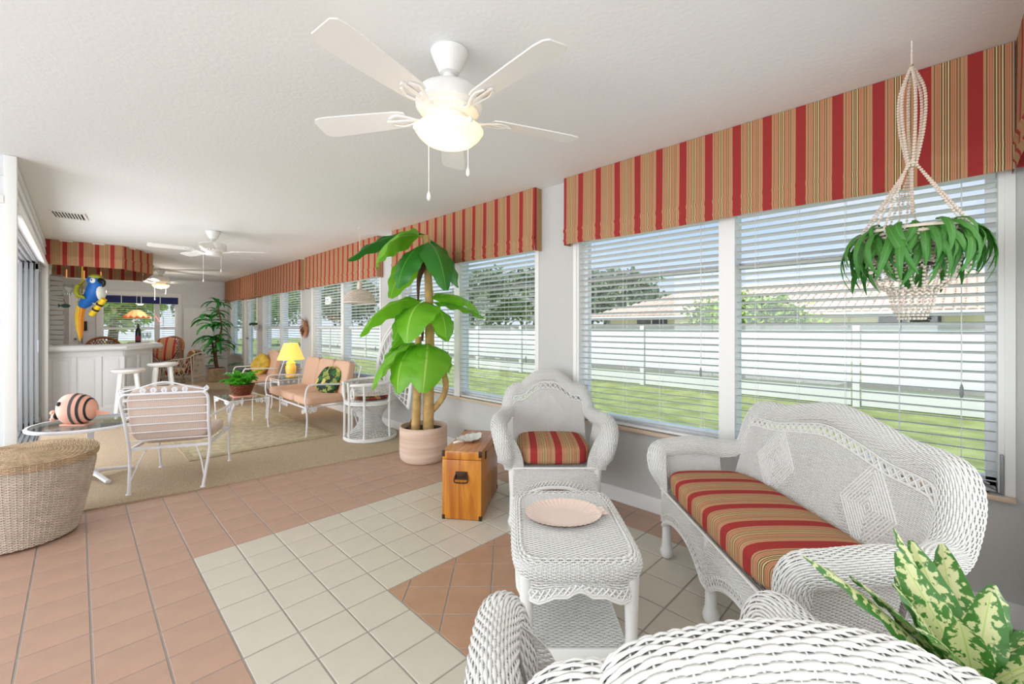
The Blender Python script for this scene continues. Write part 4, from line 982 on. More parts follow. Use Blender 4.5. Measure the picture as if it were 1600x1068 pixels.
# local: +Y is the back
hx, yb, yf = .26, .24, -.33
for s_ in (-1, 1):
    MB().tube(cr([(s_*(hx-.03), yb+.10, 0), (s_*(hx-.02), yb+.06, .12), (s_*(hx-.005), yb+.02, .30), (s_*hx, yb+.07, .50), (s_*(hx+.01), yb+.125, .70), (s_*(hx-.02), yb+.14, .745)]), .011, 8).build('rear_leg', M['metalw'], ic)
    MB().tube(cr([(s_*(hx), yf-.02, 0), (s_*hx, yf, .1), (s_*(hx+.005), yf+.03, .30), (s_*(hx+.02), yf+.02, .45), (s_*(hx+.04), yf+.0, .52), (s_*(hx+.045), yf+.06, .555), (s_*(hx+.04), 0, .55), (s_*(hx+.01), yb+.06, .54)]), .010, 8).build('arm', M['metalw'], ic)
    a_ = MB(); vine(a_, (s_*(hx+.02), yf+.06, .48), (s_*(hx+.03), yf+.22, .50), .04, .004, 3)
    for q in range(3): a_.tube([(s_*(hx+.02), yf+.03+.05*q, .32), (s_*(hx+.03), yf+.07+.05*q, .54)], .0035, 5)
    a_.build('arm_scrollwork', M['metalw'], ic)
    for y in (yf-.02, yb+.10): MB().lathe([(.018, 0), (.018, .006), (.012, .012)], 10, (s_*(hx if y < 0 else hx-.03), y), capb=True).build('foot', M['metalw'], ic)
MB().box(-hx, hx, yf, yf+.018, .305, .325).box(-hx, hx, yb, yb+.018, .305, .325).box(-hx, -hx+.018, yf, yb, .305, .325).box(hx-.018, hx, yf, yb, .305, .325).build('seat_frame', M['metalw'], ic)
for k in range(6): MB().tube([(-hx, yb+.035+.018*k, .38+.064*k), (hx, yb+.035+.018*k, .38+.064*k)], .0045, 6).build('back_slat', M['metalw'], ic)
for s_ in (-1, 1): MB().tube(cr([(s_*(hx-.02), yb+.09, .05), (s_*(hx-.06), yb+.03, .2), (s_*(hx-.1), yb, .30)]), .005, 6).build('brace', M['metalw'], ic)
MB().tube(cr([(-hx-.0, yb+.14, .745), (0, yb+.145, .745), (hx, yb+.14, .745)]), .009, 8).build('top_rail', M['metalw'], ic)
cst = MB(); cst.tube(cr([(-hx-.01, yb+.14, .76), (-hx*.6, yb+.145, .79), (0, yb+.15, .83), (hx*.6, yb+.145, .79), (hx+.01, yb+.14, .76)]), .006, 6)
vine(cst, (-hx*.62, yb+.145, .765), (hx*.62, yb+.145, .765), .032, .0045, 5)
cst.tube(scroll(-hx, .77, .02, y=yb+.14, start=PI/2), .005, 5); cst.tube(scroll(hx, .77, .02, y=yb+.14, start=PI/2, sgn=-1), .005, 5)
cst.build('crest_scrollwork', M['metalw'], ic)
def wpos(o, p):
    a = o.rotation_euler[2]; return (o.location[0]+p[0]*math.cos(a)-p[1]*math.sin(a), o.location[1]+p[0]*math.sin(a)+p[1]*math.cos(a), o.location[2]+p[2])
arz = ic.rotation_euler[2]
cushion_seat(.49, .52, .09, wpos(ic, (0, -.05, .372)), arz, 'pale striped seat cushion on the white iron armchair', 'pinkstripe')
cushion_seat(.51, .44, .09, wpos(ic, (0, yb+.022, .575)), arz, 'pale striped back cushion on the white iron armchair', 'pinkstripe', 'back_cushion', rot=(R(76), 0))

# glass coffee table with iron frame
gt = thing('glass_coffee_table', 'square white iron coffee table with glass top holding the fern', 'table', (1.43, 6.12, .022), R(3))
for s_ in (-1, 1):
    for q in (-1, 1):
        MB().tube(cr([(s_*.21, q*.28, 0), (s_*.205, q*.27, .1), (s_*.21, q*.285, .28), (s_*.215, q*.29, .37)]), .008, 6).build('leg', M['metalw'], gt)
MB().tube([(-.215, -.29, .365), (.215, -.29, .365), (.215, .29, .365), (-.215, .29, .365)], .009, 6, True).build('top_frame', M['metalw'], gt)
for s_ in (-1, 1):
    for q in (-1, 1): sc_ = MB(); vine(sc_, (s_*.2, q*.29, .32), (s_*.06, q*.29, .345), .035, .004, 3); vine(sc_, (s_*.215, q*.27, .32), (s_*.215, q*.12, .345), .035, .004, 3); sc_.build('corner_scrollwork', M['metalw'], gt)
MB().box(-.215, .215, -.29, .29, .374, .382).build('glass_top', M['tglass'], gt, smooth=False)
tr = tag(MB().box(-.11, .11, -.13, .13, 0, .014, .004).build('serving_tray', M['salmon'], loc=(1.42, 6.06, .407)), 'pale pink tile trivet under the fern basket', 'trivet')
fb_ = thing('fern_basket', 'bright green fern in a brown woven basket on the glass coffee table', 'plant', (1.42, 6.06, .424))
mb = MB(); weave(mb, lambda U, V: np.stack([(.085+.05*V)*np.cos(U*2*PI), (.085+.05*V)*np.sin(U*2*PI), .13*V], -1), 22, 8, amp=.004, thick=.003); wmesh(mb, 'woven_basket', fb_, mat('dark_basket', (120, 58, 26), .5, var=.3, vscale=30))
MB().lathe([(.01, .004), (.08, .004), (.128, .12), (.001, .115)], 20).build('liner', M['soil'], fb_)
fm = []
for k in range(4):
    mb = MB(); L_ = .17+.03*k; 
    for i in range(11):
        t = (i+1)/12; e0, e1 = R(75), R(-35+15*k); e = e0+(e1-e0)*t; x = L_*t*math.cos(R(55))*1.2; z = L_*(t*1.25-t*t*.9); w = .045*math.sin(PI*t**.7)+.006
        for s_ in (-1, 1): mb.add([(x, 0, z), (x+.012, s_*w*.5, z+.008), (x+.02, s_*w, z-.006), (x+.002, s_*w*.5, z-.006)], [(0, 1, 2, 3)], [(0, .4), (.5, .8), (1, .9), (.5, .2)])
    mb.tube([(L_*t*math.cos(R(55))*1.2, 0, L_*(t*1.25-t*t*.9)) for t in np.linspace(0, 1, 8)], .0015, 4); fm.append(mb.mesh('frond', M['fern'], False))
for k in range(60): inst('frond', random.choice(fm), fb_, (random.uniform(-.06, .06), random.uniform(-.06, .06), .12), (0, random.uniform(-.35, .35), random.uniform(0, 2*PI)), random.uniform(.8, 1.15))

# iron settee with peach cushions along the window
se = thing('iron_settee', 'long white iron settee with peach cushions beside the rug', 'settee', (2.10, 5.74, .012), R(-90))
# local: x along room (toward -Y world?), +Y back -> world +X
hx, yb, yf = .72, .22, -.30
for x in (-hx, hx):
    MB().tube(cr([(x, yf, 0), (x, yf+.01, .2), (x, yf, .33), (x, yf-.01, .42), (x, yf+.01, .55), (x, yf+.08, .585), (x, .05, .57), (x, yb+.05, .55)]), .010, 8).build('arm', M['metalw'], se)
    MB().tube(cr([(x, yb+.10, 0), (x, yb+.04, .2), (x, yb, .33), (x, yb+.07, .55), (x, yb+.13, .76)]), .010, 8).build('rear_leg', M['metalw'], se)
MB().tube([(-hx, yf, .33), (hx, yf, .33), (hx, yb, .33), (-hx, yb, .33)], .010, 6, True).build('seat_frame', M['metalw'], se)
sc_ = MB()
for x in (-hx+.02, hx-.13): vine(sc_, (x, yf, .27), (x+.11, yf, .30), .045, .004, 3)
vine(sc_, (hx, yf+.02, .29), (hx, yf+.12, .30), .04, .004, 2); vine(sc_, (-.12, yf, .29), (.12, yf, .29), .035, .004, 4)
sc_.build('apron_scrollwork', M['metalw'], se)
bkf = MB(); bkf.tube([(-hx, yb+.13, .76), (hx, yb+.13, .76)], .009, 6)
for k in range(3): x = (k-1)*.47; bkf.tube(cr([(x-.11, yb+.13, .77), (x-.06, yb+.135, .81), (x, yb+.14, .83), (x+.06, yb+.135, .81), (x+.11, yb+.13, .77)]), .006, 6); vine(bkf, (x-.05, yb+.14, .785), (x+.05, yb+.14, .785), .028, .004, 2)
for k in range(9): x = -hx+.09+k*.1575; bkf.tube([(x, yb, .34), (x, yb+.12, .75)], .0045, 5)
bkf.build('back_frame', M['metalw'], se)
nm = ['farthest', 'middle', 'nearest']
for k in range(3):
    y = 5.74+(1-k)*.465; 
    cushion_seat(.46, .50, .10, (2.06, y, .405), R(-90), nm[k]+' of the three peach seat cushions on the iron settee', 'peach', 'seat_cushion', e=7)
    cushion_seat(.46, .42, .10, (2.315, y, .625), R(-90), nm[k]+' of the three peach back cushions on the iron settee', 'peach', 'back_cushion', rot=(R(78), 0), e=7)
pl = cushion_seat(.34, .34, .12, (2.19, 5.33, .60), R(-70), 'dark leaf-print throw pillow on the near end of the settee', 'palmprint', 'throw_pillow', rot=(R(60), R(12)), e=3.2)

# second seat (single) beyond the lamp
s2_ = thing('iron_armchair', 'white iron armchair with peach cushions beyond the yellow lamp', 'armchair', (2.12, 8.05, .012), R(-90))
for x in (-.28, .28):
    MB().tube(cr([(x, -.30, 0), (x, -.29, .3), (x, -.3, .42), (x, -.28, .55), (x, -.2, .58), (x, .2, .56)]), .010, 8).build('arm', M['metalw'], s2_)
    MB().tube(cr([(x, .30, 0), (x, .22, .33), (x, .35, .78)]), .010, 8).build('rear_leg', M['metalw'], s2_)
MB().tube([(-.28, -.3, .33), (.28, -.3, .33), (.28, .22, .33), (-.28, .22, .33)], .010, 6, True).build('seat_frame', M['metalw'], s2_)
b = MB(); b.tube([(-.28, .35, .78), (.28, .35, .78)], .008, 6); vine(b, (-.2, -.3, .29), (.2, -.3, .29), .035, .004, 4); b.build('scrollwork', M['metalw'], s2_)
cushion_seat(.54, .5, .10, (2.08, 8.05, .405), R(-90), 'peach seat cushion on the armchair beyond the yellow lamp', 'peach', e=7)
cushion_seat(.54, .44, .10, (2.34, 8.05, .635), R(-90), 'peach back cushion on the armchair beyond the yellow lamp', 'peach', 'back_cushion', rot=(R(78), 0), e=7)
cushion_seat(.34, .34, .12, (2.18, 8.15, .62), R(-80), 'gold patterned throw pillow beyond the yellow lamp', 'gold', 'throw_pillow', rot=(R(65), R(35)), e=3.2)

# side table + lamp
st_ = thing('iron_side_table', 'small white iron side table with glass top under the yellow lamp', 'table', (2.26, 6.98, .012))
for x in (-.2, .2):
    for y in (-.2, .2): MB().tube(cr([(x, y, 0), (x*.93, y*.93, .12), (x, y, .36), (x*1.02, y*1.02, .47)]), .009, 6).build('leg', M['metalw'], st_)
MB().tube([(-.21, -.21, .47), (.21, -.21, .47), (.21, .21, .47), (-.21, .21, .47)], .009, 6, True).build('top_frame', M['metalw'], st_)
b = MB(); vine(b, (-.2, -.2, .43), (-.2, .2, .43), .03, .004, 5); vine(b, (-.2, -.2, .43), (.2, -.2, .43), .03, .004, 5); b.build('scrollwork', M['metalw'], st_)
MB().box(-.21, .21, -.21, .21, .479, .487).build('glass_top', M['tglass'], st_, smooth=False)
lp = thing('table_lamp', 'lit yellow ceramic table lamp with pleated yellow shade', 'lamp', (2.28, 6.98, .501))
MB().lathe([(.07, 0), (.075, .02), (.062, .04), (.072, .08), (.075, .15), (.06, .19), (.066, .21), (.035, .235), (.03, .26)], 24, capb=True).build('lamp_base', M['lampb'], lp)
V = []; nn = 72
sh = MB(); sh.grid(lambda u, v: ((.185-.09*u+.002*math.cos(v*2*PI*36))*math.cos(2*PI*v), (.185-.09*u+.002*math.cos(v*2*PI*36))*math.sin(2*PI*v), .26+.245*u), 4, 144); sh.build('lamp_shade', M['shade'], lp, sharp=180)
MB().tube([(0, 0, .25), (0, 0, .52)], .004, 6).ell((0, 0, .52), (.01, .01, .012)).build('harp', M['greym'], lp)
lamp('table_lamp_bulb', 'POINT', (2.28, 6.98, .87), (0, 0, 0), 3, (1, .78, .45), shadow_soft_size=.04)

# peacock chair
pc = thing('peacock_chair', 'white rattan peacock chair with fan back beside the banana plant', 'chair', (2.33, 4.56, .012), R(-100))
mb = MB(); weave(mb, lambda U, V: np.stack([(.27-.15*np.sin(PI*np.clip(V, 0, 1)*.95))*np.cos(U*2*PI), (.27-.15*np.sin(PI*np.clip(V, 0, 1)*.95))*np.sin(U*2*PI), .02+.36*V], -1), 40, 26, amp=.003, thick=.0026, fill=.3); wmesh(mb, 'hourglass_base', pc)
for z, r in ((.012, .28), (.03, .278), (.40, .265), (.42, .26)): MB().tube([(r*math.cos(a), r*math.sin(a), z) for a in np.linspace(0, 2*PI, 41)[:-1]], .011, 6, True).build('ring', M['wicker'], pc)
mb = MB(); weave(mb, lambda U, V: np.stack([(.001+.255*V)*np.cos(U*2*PI), (.001+.255*V)*np.sin(U*2*PI), .425+0*U], -1), 30, 16, amp=.002, thick=.003); wmesh(mb, 'seat', pc)
for a in (-150, -110, -70, -30, 30, 150): a = R(a); MB().tube([(.275*math.cos(a), .275*math.sin(a), 0), (.27*math.cos(a), .27*math.sin(a), .40), (.285*math.cos(a), .285*math.sin(a), .64)], .013, 8).build('post', M['wicker'], pc)
arm_a = [R(a) for a in np.linspace(150, 390, 30)]
MB().tube([(.285*math.cos(a), .285*math.sin(a), .60+.04*abs(math.sin((a-R(270))*.5))) for a in arm_a if not (R(245) < a < R(295))][:12], .018, 8).build('arm_rail', M['wicker'], pc)
MB().tube([(.285*math.cos(a), .285*math.sin(a), .60+.04*abs(math.sin((a-R(270))*.5))) for a in arm_a if not (R(245) < a < R(295))][-12:], .018, 8).build('arm_rail', M['wicker'], pc)
mb = MB(); weave(mb, lambda U, V: np.stack([.28*np.cos(R(-60)+U*R(300)), .28*np.sin(R(-60)+U*R(300)), .50+.11*V], -1), 50, 7, amp=.002, thick=.002, fill=.3); wmesh(mb, 'arm_lattice', pc)
for s_ in (-1, 1):
    b = MB()
    for k in range(2): b.tube([(s_*.18+(.07-.025*k)*math.cos(a), -.245, .52+(.07-.025*k)*math.sin(a)) for a in np.linspace(0, 2*PI, 21)[:-1]], .006, 6, True)
    b.build('arm_rosette', M['wicker'], pc)
fan = MB(); cz = .50
def fanp(r, a): return (r*1.0*math.sin(a), .25+.10*(r/.8)-.10*abs(math.sin(a))**2*(r/.5)*.6, cz+r*math.cos(a)*1.08)
for k in range(27):
    a = R(-104+8*k); 
    if abs(a) > R(106): continue
    rmx = .62 if abs(a) < R(80) else .40
    rmx = .36+.36*math.cos(a*.5)**2; fan.tube([fanp(r, a) for r in np.linspace(.06, rmx, 8)], .0055, 5)
fan.build('back_spokes', M['wicker'], pc)
for q, rad_ in ((.5, .01), (.75, .008), (.96, .016), (1.03, .014)):
    MB().tube([fanp((.36+.36*math.cos(a*.5)**2)*q, a) for a in np.linspace(R(-104), R(104), 60)], rad_, 6).build('back_hoop', M['wicker'], pc)
cushion_seat(.40, .38, .06, (2.33, 4.56, .472), R(-100), 'brown floral seat pad on the peacock chair', 'floral', e=2.6)

# hanging wicker lamp
hl = thing('hanging_wicker_lamp', 'domed wicker pendant lamp hanging before the window behind the banana plant', 'lamp', (2.28, 4.72, 0))
mb = MB(); weave(mb, lambda U, V: np.stack([(.175*np.cos(V*PI/2*.92))*np.cos(U*2*PI), (.175*np.cos(V*PI/2*.92))*np.sin(U*2*PI), 1.53+.15*np.sin(V*PI/2)], -1), 36, 16, amp=.003, thick=.0022, fill=.3); wmesh(mb, 'wicker_dome', hl, M['rattanw'])
MB().tube([(.172*math.cos(a), .172*math.sin(a), 1.53) for a in np.linspace(0, 2*PI, 33)[:-1]], .007, 6, True).build('rim', M['rattanw'], hl)
MB().lathe([(.004, 1.78), (.02, 1.77), (.03, 1.72), (.025, 1.68)], 12).build('cap', M['rattanw'], hl)
cm = MB(); z = 1.78; k = 0
while z < CEIL-.03:
    pts = []
    for i in range(9):
        a = 2*PI*i/8; x = .008*math.cos(a); zz = .018*math.sin(a); pts.append((x, 0, z+.015+zz) if k % 2 else (0, x, z+.015+zz))
    cm.tube(pts[:-1], .002, 4, True); z += .027; k += 1
cm.tube([(0, 0, CEIL-.04), (0, 0, CEIL)], .004, 6); cm.build('chain', M['rattanw'], hl)
# husk wreath
wh = thing('husk_wreath', 'small wreath of dried brown husks on the grey pier beside the settee window', 'wreath', (W-.004, 7.62, 1.27))
me = paddle(.13, .035, R(10), R(-25), stem=.02, nn=6, wave=.002).mesh('husk', M['copper'], sharp=180)
for k in range(34):
    a = 2*PI*k/34; o = inst('husk', me, wh, (-.015, .07*math.cos(a), .08*math.sin(a)), (0, 0, 0)); d_ = Vector((-.35+random.uniform(-.2, .1), math.cos(a)*.8, math.sin(a)*.8-.5)).normalized(); o.rotation_euler = d_.to_track_quat('X', 'Z').to_euler()
MB().tube([(-.012, .07*math.cos(a), .08*math.sin(a)) for a in np.linspace(0, 2*PI, 25)[:-1]], .012, 6, True).build('wreath_ring', M['copper'], wh)

# ------------------------------------------------------------ ceiling fans
def ceiling_fan(name, label, loc, base_ang, light=True, group=None, rod=.0, drop=0.0, chains=True):
    o = thing(name, label, 'ceiling fan', loc, 0, group)
    MB().lathe([(.07, 0), (.078, -.008), (.070, -.03), (.045, -.085), (.04, -.095), (.022, -.10)], 28).build('ceiling_canopy', M['white'], o)
    MB().tube([(0, 0, -.095), (0, 0, -.14-rod)], .014, 10).ell((0, 0, -.108), (.026, .026, .018), 12, 6).build('downrod', M['white'], o)
    z = -.13-rod
    MB().lathe([(.02, z+.01), (.07, z), (.125, z-.02), (.138, z-.04), (.138, z-.085), (.125, z-.10), (.10, z-.105), (.06, z-.106)], 36).build('motor_housing', M['white'], o)
    mv = MB()
    for k in range(36): a = 2*PI*k/36; mv.tube([(.075*math.cos(a), .075*math.sin(a), z-.118), (.122*math.cos(a), .122*math.sin(a), z-.103)], .0035, 4)
    mv.lathe([(.125, z-.10), (.122, z-.108), (.07, z-.125), (.06, z-.125)], 36); mv.build('vent_ring', M['white'], o)
    MB().lathe([(.065, z-.118), (.078, z-.125), (.08, z-.15), (.07, z-.165), (.04, z-.17), (.001, z-.17)], 28).build('switch_housing', M['white'], o)
    zb = z-.112
    bm_ = MB(); bl_ = [(.19, .040), (.22, .050), (.42, .060), (.56, .064), (.595, .058), (.61, .042)]
    V = []; 
    for x, w in bl_:
        for s_ in (-1, 1):
            for t in (0, .005): V.append((x, s_*w, t))
    fs = []
    for i in range(len(bl_)-1):
        a = i*4; b = a+4; fs += [(a, b, b+2, a+2), (a+1, a+3, b+3, b+1), (a, a+1, b+1, b), (a+2, b+2, b+3, a+3)]
    fs += [(0, 2, 3, 1), (len(V)-4, len(V)-3, len(V)-1, len(V)-2)]
    bm_.add(V, fs); bme = bm_.mesh('blade', M['white'], False)
    im = MB().tube(cr([(.09, 0, 0), (.13, .0, -.012), (.17, .02, -.008), (.22, .035, -.003), (.26, .02, -.002)]), .007, 6, flat=.6).tube(cr([(.09, 0, 0), (.13, .0, -.012), (.17, -.02, -.008), (.22, -.035, -.003), (.26, -.02, -.002)]), .007, 6, flat=.6).tube(cr([(.13, 0, -.01), (.2, 0, -.004), (.28, 0, -.002)]), .009, 6, flat=.5).lathe([(.001, -.004), (.012, -.004), (.012, 0)], 8, (.27, 0)).mesh('blade_iron', M['white'])
    for k in range(5):
        a = base_ang+2*PI*k/5; b = inst('blade', bme, o, (0, 0, zb), (R(11), 0, a)); inst('blade_iron', im, b, (0, 0, -.002))
    if light:
        zl = z-.168
        MB().lathe([(.05, zl), (.135, zl-.004), (.142, zl-.014), (.135, zl-.022)], 40).build('bowl_rim', M['bowl'], o)
        MB().lathe([(.137, zl-.016), (.130, zl-.032), (.105, zl-.055), (.06, zl-.073), (.02, zl-.080), (.001, zl-.081)], 40).build('glass_bowl', M['bowl'], o)
        for a in (.5, 2.6, 4.7): MB().ell((.138*math.cos(a), .138*math.sin(a), zl-.01), (.012, .012, .014), 8, 6).build('bowl_clip', M['white'], o)
    for k, (x, y, ln) in enumerate(((-.075, -.06, .30), (.075, .03, .17))):
        q = RT*x*1.0; cx, cy = RT.x*x+F.x*y, RT.y*x+F.y*y
        c_ = MB().tube([(cx, cy, z-.15), (cx, cy, z-.15-ln)], .0016, 4).build('pull_chain', M['white'], o)
        MB().lathe([(.002, z-.15-ln), (.007, z-.165-ln), (.008, z-.18-ln), (.003, z-.188-ln)], 10, (cx, cy)).build('chain_pull', M['white'], c_)
    return o
def fang(deg): v_ = RT*math.cos(R(deg))+F*math.sin(R(deg)); return math.atan2(v_.y, v_.x)
f1 = CF(-.262, 1.80, CEIL)
ceiling_fan('ceiling_fan', 'large white ceiling fan with lit bowl nearest the camera', f1, fang(168), rod=.025)
ceiling_fan('ceiling_fan', 'white ceiling fan without a light above the glass coffee table', (1.15, 6.2, CEIL), fang(10), light=False)
ceiling_fan('ceiling_fan', 'farthest white ceiling fan, with lit bowl, over the dining chairs', (1.18, 11.1, CEIL), fang(5))
lamp('fan_bulb_near', 'POINT', (f1[0], f1[1], CEIL-.47), (0, 0, 0), 1.2, (1, .85, .62), shadow_soft_size=.1)
lamp('fan_bulb_far', 'POINT', (1.18, 11.1, CEIL-.47), (0, 0, 0), 22, (1, .92, .82), shadow_soft_size=.1)

# ------------------------------------------------------------ hanging plant
hp = thing('hanging_plant', 'trailing strap-leaved plant in a beaded cord hanger at the near window', 'plant', CF(1.613, 1.735, 0))
MB().tube(cr([(0, 0, CEIL), (0, 0, CEIL-.02), (.015, 0, CEIL-.035), (.0, 0, CEIL-.05), (-.012, 0, CEIL-.04)]), .003, 6).build('hook', M['white'], hp)
def beads(mb, P, r=.0065, gap=.85):
    P = arr(P); L_ = np.linalg.norm(np.diff(P, axis=0), axis=1).sum(); n = max(3, int(L_/(2*r*gap))); Q = resample(P, n)
    for p in Q: mb.ell(tuple(p), (r, r, r*.9), 6, 4)
bt = MB(); zt = CEIL-.05; zk = 1.90; zr = 1.63
for k in range(6):
    a = 2*PI*k/6+.3; rr_ = .038; beads(bt, cr([(0, 0, zt-.05), (rr_*math.cos(a), rr_*math.sin(a), zt-.16), (rr_*math.cos(a), rr_*math.sin(a), zt-.30), (.012*math.cos(a), .012*math.sin(a), zk)]))
bt.build('knotted_top', M['bead'], hp)
MB().tube([(0, 0, CEIL-.045), (0, 0, zt-.05)], .004, 6).build('top_cord', M['bead'], hp)
for k in range(3):
    a = azd(-1, 0) + 2*PI*k/3; b = MB()
    for s_ in (-1.5, -.5, .5, 1.5): beads(b, [(.005*math.cos(a)+.006*s_*math.sin(a), .005*math.sin(a)-.006*s_*math.cos(a), zk+.02), (.17*math.cos(a+s_*.22), .17*math.sin(a+s_*.22), zr)], .0058, 1.0)
    b.build('hanger_strand', M['bead'], hp)
b = MB(); beads(b, cr([(.0, 0, zk), (.012, 0, zk-.09), (.018, 0, zk-.17), (.0, 0, zk-.19), (-.012, 0, zk-.16), (-.006, 0, zk-.08), (0, 0, zk)])); b.build('bead_loop', M['bead'], hp)
MB().tube([(.175*math.cos(a), .175*math.sin(a), zr) for a in np.linspace(0, 2*PI, 33)[:-1]], .006, 6, True).build('hanger_ring', M['bead'], hp)
mb = MB(); weave(mb, lambda U, V: np.stack([(.10+.07*V)*np.cos(U*2*PI), (.10+.07*V)*np.sin(U*2*PI), 1.50+.12*V], -1), 30, 9, amp=.004, thick=.004); wmesh(mb, 'wicker_pot', hp, M['basket'])
MB().lathe([(.001, 1.505), (.095, 1.505), (.16, 1.61), (.001, 1.60)], 24).build('soil', M['soil'], hp)
tb_ = MB()
for k in range(20):
    a = 2*PI*k/20
    beads(tb_, cr([(.145*math.cos(a), .145*math.sin(a), 1.555), (.12*math.cos(a), .12*math.sin(a), 1.44), (.075*math.cos(a+.2), .075*math.sin(a+.2), 1.395)]), .0065, 1.05)
    beads(tb_, cr([(.072*math.cos(a), .072*math.sin(a), 1.40), (.06*math.cos(a), .06*math.sin(a), 1.33), (.04*math.cos(a+.2), .04*math.sin(a+.2), 1.285)]), .006, 1.05)
    beads(tb_, [(.145*math.cos(a), .145*math.sin(a), 1.54), (.13*math.cos(a+.3), .13*math.sin(a+.3), 1.475)], .005, 1.1)
t_ = tb_.build('bead_tassel', M['crys'], hp); t_['kind'] = 'stuff'
for k in range(3): a = azd(-1, 0)+2*PI*k/3; b = MB(); beads(b, [(.17*math.cos(a), .17*math.sin(a), 1.62), (.165*math.cos(a), .165*math.sin(a), 1.47)], .009, .95); b.build('side_tassel', M['crys'], hp)
lms = []
for k in range(8): lms.append(paddle(.18+.017*k, .034, R(60-9*k), R(-135+8*(k % 3)), stem=.01, fold=.35, nn=12, bend=.6, wave=.002).mesh('leaf', M['strap'], sharp=180))
for k in range(190):
    a = random.uniform(0, 2*PI); r = random.uniform(.05, .16); inst('leaf', lms[k % 8], hp, (r*math.cos(a), r*math.sin(a), 1.625+random.uniform(-.01, .03)), (random.uniform(-.5, .5), 0, a+random.uniform(-.5, .5)), random.uniform(.7, 1.0))

# ------------------------------------------------------------ variegated plant in wicker planter
vp = thing('variegated_plant', 'large cream and green variegated leafy plant in a wicker planter, lower right', 'plant', CF(.89, .80, 0))
mb = MB(); weave(mb, lambda U, V: np.stack([(.095+.03*V+.008*np.cos(U*2*PI*10)*V)*np.cos(U*2*PI), (.095+.03*V+.008*np.cos(U*2*PI*10)*V)*np.sin(U*2*PI), .02+.58*V], -1), 40, 60, amp=.003, thick=.0026); wmesh(mb, 'wicker_planter', vp)
MB().lathe([(.001, .02), (.09, .02), (.112, .57), (.001, .575)], 24).build('planter_liner', M['wicker'], vp)
mb = MB(); weave(mb, lambda U, V: np.stack([(.125+.02*np.cos(V*2*PI))*np.cos(U*2*PI), (.125+.02*np.cos(V*2*PI))*np.sin(U*2*PI), .59+.02*np.sin(V*2*PI)], -1), 54, 13, amp=.0028, thick=.0024); wmesh(mb, 'planter_rim', vp)
DL = [(-1, -.3, .36, .10, 26, -22), (-.8, .2, .30, .085, 58, 30), (.6, -.2, .26, .09, 66, 30), (.3, .6, .32, .08, 66, 40), (-1, .5, .40, .085, 48, 25), (-.5, .9, .34, .09, 75, 50), (.1, .6, .30, .085, 82, 70), (.7, .6, .36, .085, 60, 20), (1, .1, .34, .09, 45, -10), (.5, -.6, .28, .085, 62, 20), (-.35, -.7, .24, .09, 55, -30),
      (-.9, -.6, .34, .085, 25, -25), (0, -.9, .20, .08, 35, -45), (.9, .9, .32, .08, 50, 0), (-.7, .4, .24, .075, 70, 45), (.4, .2, .22, .08, 80, 55), (-.2, -.2, .22, .08, 85, 40), (.8, -.5, .26, .08, 40, -20), (-.6, -.1, .26, .07, 65, 20), (-1, .1, .30, .06, 20, -5), (.2, 1, .26, .07, 45, 5)]
for dl, dp_, L_, w, e0, e1 in DL: place_leaf(vp, paddle(L_*.74, w*.86, R(e0), R(e1), stem=.10, fold=.30, wave=.004, nn=14), 'dieff', pv(dl*.03-.03, dp_*.03, .59), azd(dl, dp_), random.uniform(-.4, .4))

# ------------------------------------------------------------ corner dracaena
dr = thing('dracaena', 'tall glossy green dracaena in a square basket in the far corner', 'plant', (2.24, 11.75, .012))
mb = MB(); weave(mb, lambda U, V: np.stack([.16*np.sign(np.cos(U*2*PI))*np.abs(np.cos(U*2*PI))**.3, .16*np.sign(np.sin(U*2*PI))*np.abs(np.sin(U*2*PI))**.3, .01+.30*V], -1), 40, 16, amp=.003, thick=.003); wmesh(mb, 'square_basket', dr, M['basketd'])
MB().box(-.145, .145, -.145, .145, .01, .31).build('basket_liner', M['soil'], dr)
MB().tube(cr([pv(.02, 0, .3), pv(-.02, 0, .8), pv(.12, 0, 1.2), pv(.04, 0, 1.7)]), [.028]*8+[.022]*8+[.016]*9, 8).build('stem', M['trunkd'], dr)
MB().tube(cr([pv(-.03, .03, .3), pv(-.08, .03, .7), pv(-.14, .03, 1.0)]), [.022]*17, 8).build('stem', M['trunkd'], dr)
dm = [paddle(.40+.03*k, .09, R(50-8*k), R(-50-8*k), stem=.06, fold=.3, nn=8, wave=.004).mesh('leaf', M['drac'], sharp=180) for k in range(5)]
for (lt, z, n, sc, up_) in ((.04, 1.76, 12, .85, .25), (.0, 1.62, 9, .8, 0), (-.14, 1.42, 13, 1.0, .1), (-.08, 1.25, 12, .95, 0), (.12, 1.30, 7, .7, 0), (-.06, .98, 14, 1.05, 0), (.05, .88, 13, 1.0, 0), (.0, .70, 12, .8, 0), (-.04, .50, 9, .6, .1)):
    for k in range(n): a = 2*PI*k/n+random.uniform(-.3, .3); inst('leaf', random.choice(dm), dr, pv(lt, 0, z+random.uniform(-.05, .05)), (random.uniform(-.3, .3), -up_*random.uniform(.4, 2.2), a), sc*random.uniform(.8, 1.1))
